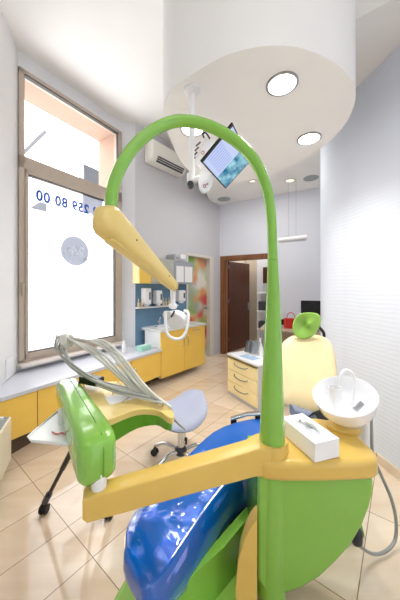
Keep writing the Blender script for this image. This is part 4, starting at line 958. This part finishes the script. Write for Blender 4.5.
# console shell
nl, nr, fr2, fl2 = Vector((-.385, .815, 0)), Vector((-.285, .895, 0)), Vector((-.70, 1.46, 0)), Vector((-.79, 1.39, 0))
bm = nb(); secs = []
for f, sw, z0, z1 in ((0, .70, .79, .90), (.02, .9, .772, .918), (.06, 1.0, .765, .926), (.2, 1.04, .77, .93), (.5, 1.0, .785, .93), (.8, .96, .80, .93), (.96, .95, .82, .928), (1, .8, .83, .915)):
    a_ = nl.lerp(fl2, f); b_ = nr.lerp(fr2, f); m_ = (a_+b_)/2; h = (b_-a_)/2*sw; W_ = h.length*2; hd_ = h.normalized()
    secs.append([m_+hd_*x+Vector((0, 0, (z0+z1)/2+y)) for x, y in rrect(W_, z1-z0, .03, 5)])
loft(bm, secs); con = fin(bm, 'console_shell', M['green'], t, smooth=True)
# seam line around the shell
bm = nb(); pts = []
for f in [i/24 for i in range(25)]:
    f2_ = max(f, .003); a_ = nl.lerp(fl2, f2_); b_ = nr.lerp(fr2, f2_); m_ = a_.lerp(b_, .60); pts.append(m_+Vector((0, 0, .9305 if f > .15 else .9255)))
pts = [pts[0]+Vector((.003, -.006, -.13)), pts[0]+Vector((.003, -.006, -.04))]+pts[1:]
tube(bm, pts, .0015, 6); fin(bm, 'seam', M['green_s'], con)
# table with yellow top and green apron
tb_ = [(-.67, 1.46), (-.42, 1.47), (-.26, 1.33), (-.16, 1.2), (-.115, 1.11), (-.113, 1.06), (-.14, 1.075), (-.19, 1.13), (-.28, 1.135), (-.36, 1.06), (-.40, 1.02)]
tbs = [(p.x, p.y) for p in smoothpts([(a, b, 0) for a, b in tb_], 3, False)]
bm = nb(); prism(bm, tbs, .862, .890); lab(fin(bm, 'instrument_table', M['yellow_p'], t, bevel=.01), 'yellow table top beside the green console')
bm = nb(); ce = Vector((-.4, 1.25, 0)); prism(bm, [(ce.x+(x-ce.x)*.97, ce.y+(y-ce.y)*.97) for x, y in tbs], lambda p: .772+.065*max(0, (p[0]+.42)/.3), .864); fin(bm, 'apron', M['green_s'], t)
bm = nb(); c = P(121, 398, .891); box(bm, c, (.13, .09, .002), .6); lab(fin(bm, 'table_mat', M['white'], t), 'white mat on the table')
# tray at left
tr = [P(28, 437, .80), P(33, 432, .80), P(57, 412, .80), P(80, 405, .80), P(80, 447, .80), P(68, 444.5, .80), P(31, 440.5, .80)]
bm = nb(); prism(bm, [(p.x, p.y) for p in tr], .79, .80); 
tray = lab(fin(bm, 'side_tray', M['white'], t, bevel=.004), 'white side tray left of the console')
bm = nb(); tube(bm, [p+Vector((0, 0, .002)) for p in tr], .004, 8, closed=True); fin(bm, 'tray_rim', M['white'], tray, smooth=True)
# instrument whips and hoses
tips = [Q(58+2.0*i, 337+1.8*(i % 3), 1.30+.025*i) for i in range(6)]
bases = [P(134+7.5*i, 392+3.2*i, .895) for i in range(6)]
for i in range(6):
    a_, b_ = tips[i], bases[i]
    d = b_-a_; m1 = a_+d*.12+Vector((0, 0, .03)); m2 = a_+d*.45+Vector((0, 0, .04+.016*i)); m3 = a_+d*.8+Vector((0, 0, .02))
    bm = nb(); tube(bm, smoothpts([a_, m1, m2, m3, b_], 6), .0065, 10); wh = fin(bm, 'instrument_arm', M['bracket'] if i % 2 else M['hose'], t, smooth=True)
    bm = nb(); lo1 = a_+Vector((-.012, -.0, -.06)); lo2 = a_+d*.15+Vector((0, 0, -.085-.012*i)); lo3 = a_+d*.5+Vector((0, 0, -.075-.006*i)); lo4 = b_+Vector((-.03, 0, .02))
    tube(bm, smoothpts([a_+Vector((-.005, 0, .005)), lo1, lo2, lo3, lo4], 6), .0055, 8); fin(bm, 'instrument_hose', M['hose'] if i % 2 else M['hose_d'], t, smooth=True)
# holder block at the tips
bm = nb()
for i in range(5):
    c = tips[i]+Vector((.028, 0, -.012)); box(bm, c, (.03, .034, .055), .5+.1*i)
fin(bm, 'instrument_holder', M['bracket'], t, bevel=.006)
bm = nb()
for i in range(4):
    c = tips[i+1]; tube(bm, [c+Vector((-.0, 0, .0)), c+Vector((-.022+.012*i, -.01, .035))], [.006, .003], 8)
fin(bm, 'instrument_tip', M['white'], t, smooth=True)
# long rod at the table's right end
bm = nb(); r0, r1 = Q(118, 368, 1.30), Q(186, 430, 1.12); tube(bm, [r0, r0.lerp(r1, .9)], .006, 10); lab(fin(bm, 'suction_rod', M['hose_d'], t, smooth=True), 'long grey rod pointing at the stool')
bm = nb(); tube(bm, [r0.lerp(r1, .9), r1], [.007, .005], 10); fin(bm, 'rod_tip', M['steel'], t, smooth=True)
bm = nb(); tube(bm, [P(112, 397, .895)+Vector((0, 0, .01)), P(118, 388, .895)+Vector((0, 0, .03)), P(131, 398, .895)+Vector((0, 0, .01)), P(122, 403, .895)+Vector((0, 0, .005))], .003, 8); lab(fin(bm, 'wire_rest', M['chrome'], t, smooth=True), 'bent chrome wire rest on the table')
bm = nb(); c = Q(86, 380, 1.38); box(bm, c+Vector((.03, 0, 0)), (.13, .06, .04), -.4); lab(fin(bm, 'control_pad', M['black'], t, bevel=.008), 'black control pad at the back of the table')
# lamp arm
n0 = Q(107, 221, .95); n1 = Q(175.5, 287.5, 1.80); ld_ = (n1-n0).normalized(); sd = ld_.cross(Vector((0, 0, 1))).normalized(); ud = sd.cross(ld_).normalized()
bm = nb(); secs = []
for f, w_, h_ in ((-.055, .03, .04), (-.045, .062, .078), (-.025, .085, .105), (.0, .096, .12), (.06, .096, .12), (.3, .082, .105), (.6, .066, .086), (.9, .054, .068), (.98, .05, .062), (1.0, .035, .045)):
    c = n0.lerp(n1, f); secs.append([c+sd*x+ud*y for x, y in rrect(w_, h_, min(w_, h_)*.32, 4)])
loft(bm, secs); la = lab(fin(bm, 'lamp_arm', M['yellow_p'], t, smooth=True), 'tapered yellow arm carrying the lamp')
bm = nb(); secs = []
for f, w_ in ((.02, .03), (.05, .05), (.5, .036), (.9, .024)):
    c = n0.lerp(n1, f)-ud*(.062-.028*f); secs.append([c+sd*x+ud*y for x, y in rrect(w_, .012, .004, 3)])
loft(bm, secs); fin(bm, 'arm_underside_rib', M['yellow_p'], la, smooth=True)
bm = nb()
for f in (.18, .72):
    c = n0.lerp(n1, f)+sd*(.047-.018*f); lathe(bm, [(0, 0), (.004, 0), (.004, .003), (0, .003)], c, 10, R=sd.to_track_quat('Z', 'Y').to_matrix())
fin(bm, 'screw', M['dark'], la)
# lamp head
YL = 1.80
bm = nb(); tube(bm, [Q(173, 286, YL), Q(173, 309, YL)], [.02, .017], 14); lathe(bm, [(0, -.02), (.027, -.015), (.03, 0), (.027, .015), (0, .02)], Q(173, 306, YL), 16); fin(bm, 'lamp_swivel', M['white'], t, smooth=True)
hc_ = Q(176, 319, YL); fd = Vector((-.55, -.75, -.38)).normalized(); Rl = fd.to_track_quat('Z', 'Y').to_matrix()
bm = nb(); lathe(bm, [(0, -.055), (.04, -.052), (.075, -.03), (.088, .0), (.085, .02), (.07, .03), (.0, .022)], hc_, 28, R=Rl, sx=1.1, sy=.75); hd1 = fin(bm, 'lamp_head', M['white'], t, smooth=True)
bm = nb(); lathe(bm, [(0, .026), (.06, .031), (.062, .028)], hc_, 28, R=Rl, sx=1.05, sy=.7); fin(bm, 'reflector', M['white'], hd1, smooth=True)
bm = nb(); lathe(bm, [(0, -.02), (.028, -.02), (.03, .0), (.026, .02), (0, .02)], Q(167, 315, YL-.05), 18, R=Matrix.Rotation(PI/2, 3, 'X')); fin(bm, 'side_knob', M['bracket'], hd1, smooth=True)
bm = nb(); tube(bm, smoothpts([Q(171, 317, YL-.07), Q(173, 314, YL-.07), Q(174.5, 311, YL-.07)], 4), .006, 8); fin(bm, 'dark_slot', M['black'], hd1, smooth=True)
bm = nb(); tube(bm, smoothpts([Q(165.5, 311, YL-.08), Q(165.5, 322, YL-.09), Q(166.5, 332, YL-.10), Q(171, 337.5, YL-.10), Q(179, 339, YL-.10), Q(185, 334, YL-.09), Q(187.5, 324, YL-.08), Q(188, 313, YL-.06), Q(184, 311, YL-.05)], 5), .0105, 12); fin(bm, 'lamp_handle', M['white'], t, smooth=True)
# bowl and its stand
bc = Vector((.728, 1.29, 0))
bm = nb(); lathe(bm, [(0, .71), (.075, .712), (.078, .735), (.06, .755), (0, .76)], bc, 28, sx=1, sy=.9); fin(bm, 'bowl_stand', M['yellow'], t, smooth=True)
Rb = Matrix.Rotation(-.16, 3, 'Y')@Matrix.Rotation(.30, 3, Vector((.87, -.49, 0)))
bm = nb(); lathe(bm, [(0, -.145), (.055, -.145), (.095, -.12), (.132, -.06), (.145, -.005), (.147, .004), (.141, .008), (.134, .0), (.12, -.05), (.085, -.09), (.03, -.104), (0, -.104)], bc+Vector((0, .0, .888)), 40, R=Rb); bowl = lab(fin(bm, 'bowl', M['porcelain'], t, smooth=True), 'white porcelain rinse bowl')
bm = nb(); q = Q(351, 402, 1.36); tube(bm, smoothpts([Q(352, 405, 1.32), Q(354, 392, 1.32), Q(354.5, 380, 1.32), Q(351, 372, 1.31), Q(345, 370, 1.30), Q(341.5, 374, 1.29), Q(340.8, 382, 1.285)], 6), .0065, 12); fin(bm, 'faucet', M['white'], bowl, smooth=True)
bm = nb(); tube(bm, [Q(351.8, 406, 1.32), Q(353, 397, 1.32)], [.012, .008], 12); fin(bm, 'faucet_base', M['white'], bowl, smooth=True)
bm = nb(); lathe(bm, [(0, 0), (.012, 0), (.012, .05), (0, .055)], Q(355, 410, 1.24), 12, R=Matrix.Rotation(.8, 3, 'Y')); lab(fin(bm, 'drain_strainer', M['steel'], bowl, smooth=True), 'steel strainer in the bowl')
bm = nb(); tube(bm, [Q(365, 420, 1.33), Q(364, 450, 1.33)], [.022, .026], 20); fin(bm, 'hose_housing', M['white'], t, smooth=True)
# suction hose loop on the right
hp = [Q(371, 405, 1.38), Q(371.5, 430, 1.40), Q(373, 455, 1.42), Q(381, 475, 1.44), Q(391, 498, 1.44), Q(396, 520, 1.42), Q(395, 540, 1.40), Q(386, 551, 1.36), Q(374, 554, 1.34), Q(362, 548, 1.32), Q(355, 540, 1.31)]
bm = nb(); tube(bm, smoothpts(hp, 6), .0085, 10); fin(bm, 'suction_hose', M['hose_d'], t, smooth=True)
bm = nb(); box(bm, Q(356, 535, 1.30), (.05, .06, .09)); lab(fin(bm, 'hose_connector', M['dark'], t, bevel=.02), 'dark connector box at the bottom of the cabinet')
settle(unit)

# things lying on the unit
q0 = P(315, 463, .724); e1 = (P(286, 437, .724)-q0).normalized()
e2 = Vector((-e1.y, e1.x, 0)); 
if e2.x < 0: e2 = -e2
LB, WB, HB = .225, .125, .078
t = thing('tissue_box', 'white tissue box lying on the yellow top beside the rinse bowl', 'tissue box', q0+e1*LB/2+e2*WB/2, rz=math.atan2(e1.y, e1.x))
bm = nb(); c4 = [q0, q0+e2*WB, q0+e2*WB+e1*LB, q0+e1*LB]; hexa(bm, c4, [v+Vector((0, 0, HB)) for v in c4]); fin(bm, 'carton', M['paper'], t, bevel=.002)
bm = nb(); cc = q0+e1*LB*.5+e2*WB*.5+Vector((0, 0, HB+.001)); rr_ = [cc+e1*x+e2*y for x, y in rrect(.13, .045, .022)]; prism(bm, [(p.x, p.y) for p in rr_], cc.z-.0005, cc.z+.0008); lab(fin(bm, 'opening', M['film_grey'], t), 'pale oval opening')
bm = nb(); 
pts_a = [cc+e1*(x*.1-.05)+e2*(.012*math.sin(x*6)) for x in [i/8 for i in range(9)]]
g1_ = [bm.verts.new(p) for p in pts_a]; g2_ = [bm.verts.new(p+Vector((0, 0, .008+.022*math.sin(PI*i/8)+.004*math.sin(i*1.7)))+e2*.02*math.sin(i*1.3)) for i, p in enumerate(pts_a)]
for i in range(8): bm.faces.new((g1_[i], g1_[i+1], g2_[i+1], g2_[i]))
o = fin(bm, 'tissue', M['paper'], t, smooth=True); md = o.modifiers.new('thickness', 'SOLIDIFY'); md.thickness = .0015
settle(t)
q = Q(334, 412, 1.225)
bm = nb(); cb = Vector((.675, 1.275, .80)); lathe(bm, [(0, 0), (.026, 0), (.033, .135), (.031, .135), (.024, .006), (0, .006)], cb, 28); tag(fin(bm, 'rinse_cup', M['cup'], smooth=True), 'white plastic cup standing in the rinse bowl', 'cup')
bm = nb(); cpt = P(60.5, 424, .80)+Vector((0, 0, .001)); box(bm, cpt+Vector((0, 0, .035)), (.018, .022, .07), .4); tag(fin(bm, 'small_carton', M['white'], bevel=.003), 'small white carton standing on the side tray', 'box')
bm = nb(); tube(bm, smoothpts([P(52, 432, .805), P(57, 434, .805), P(62, 433, .805), P(68, 436, .805)], 5), .003, 8); tag(fin(bm, 'red_tubing', M['redtube'], smooth=True), 'short pink-red tubing lying on the side tray', 'tube')
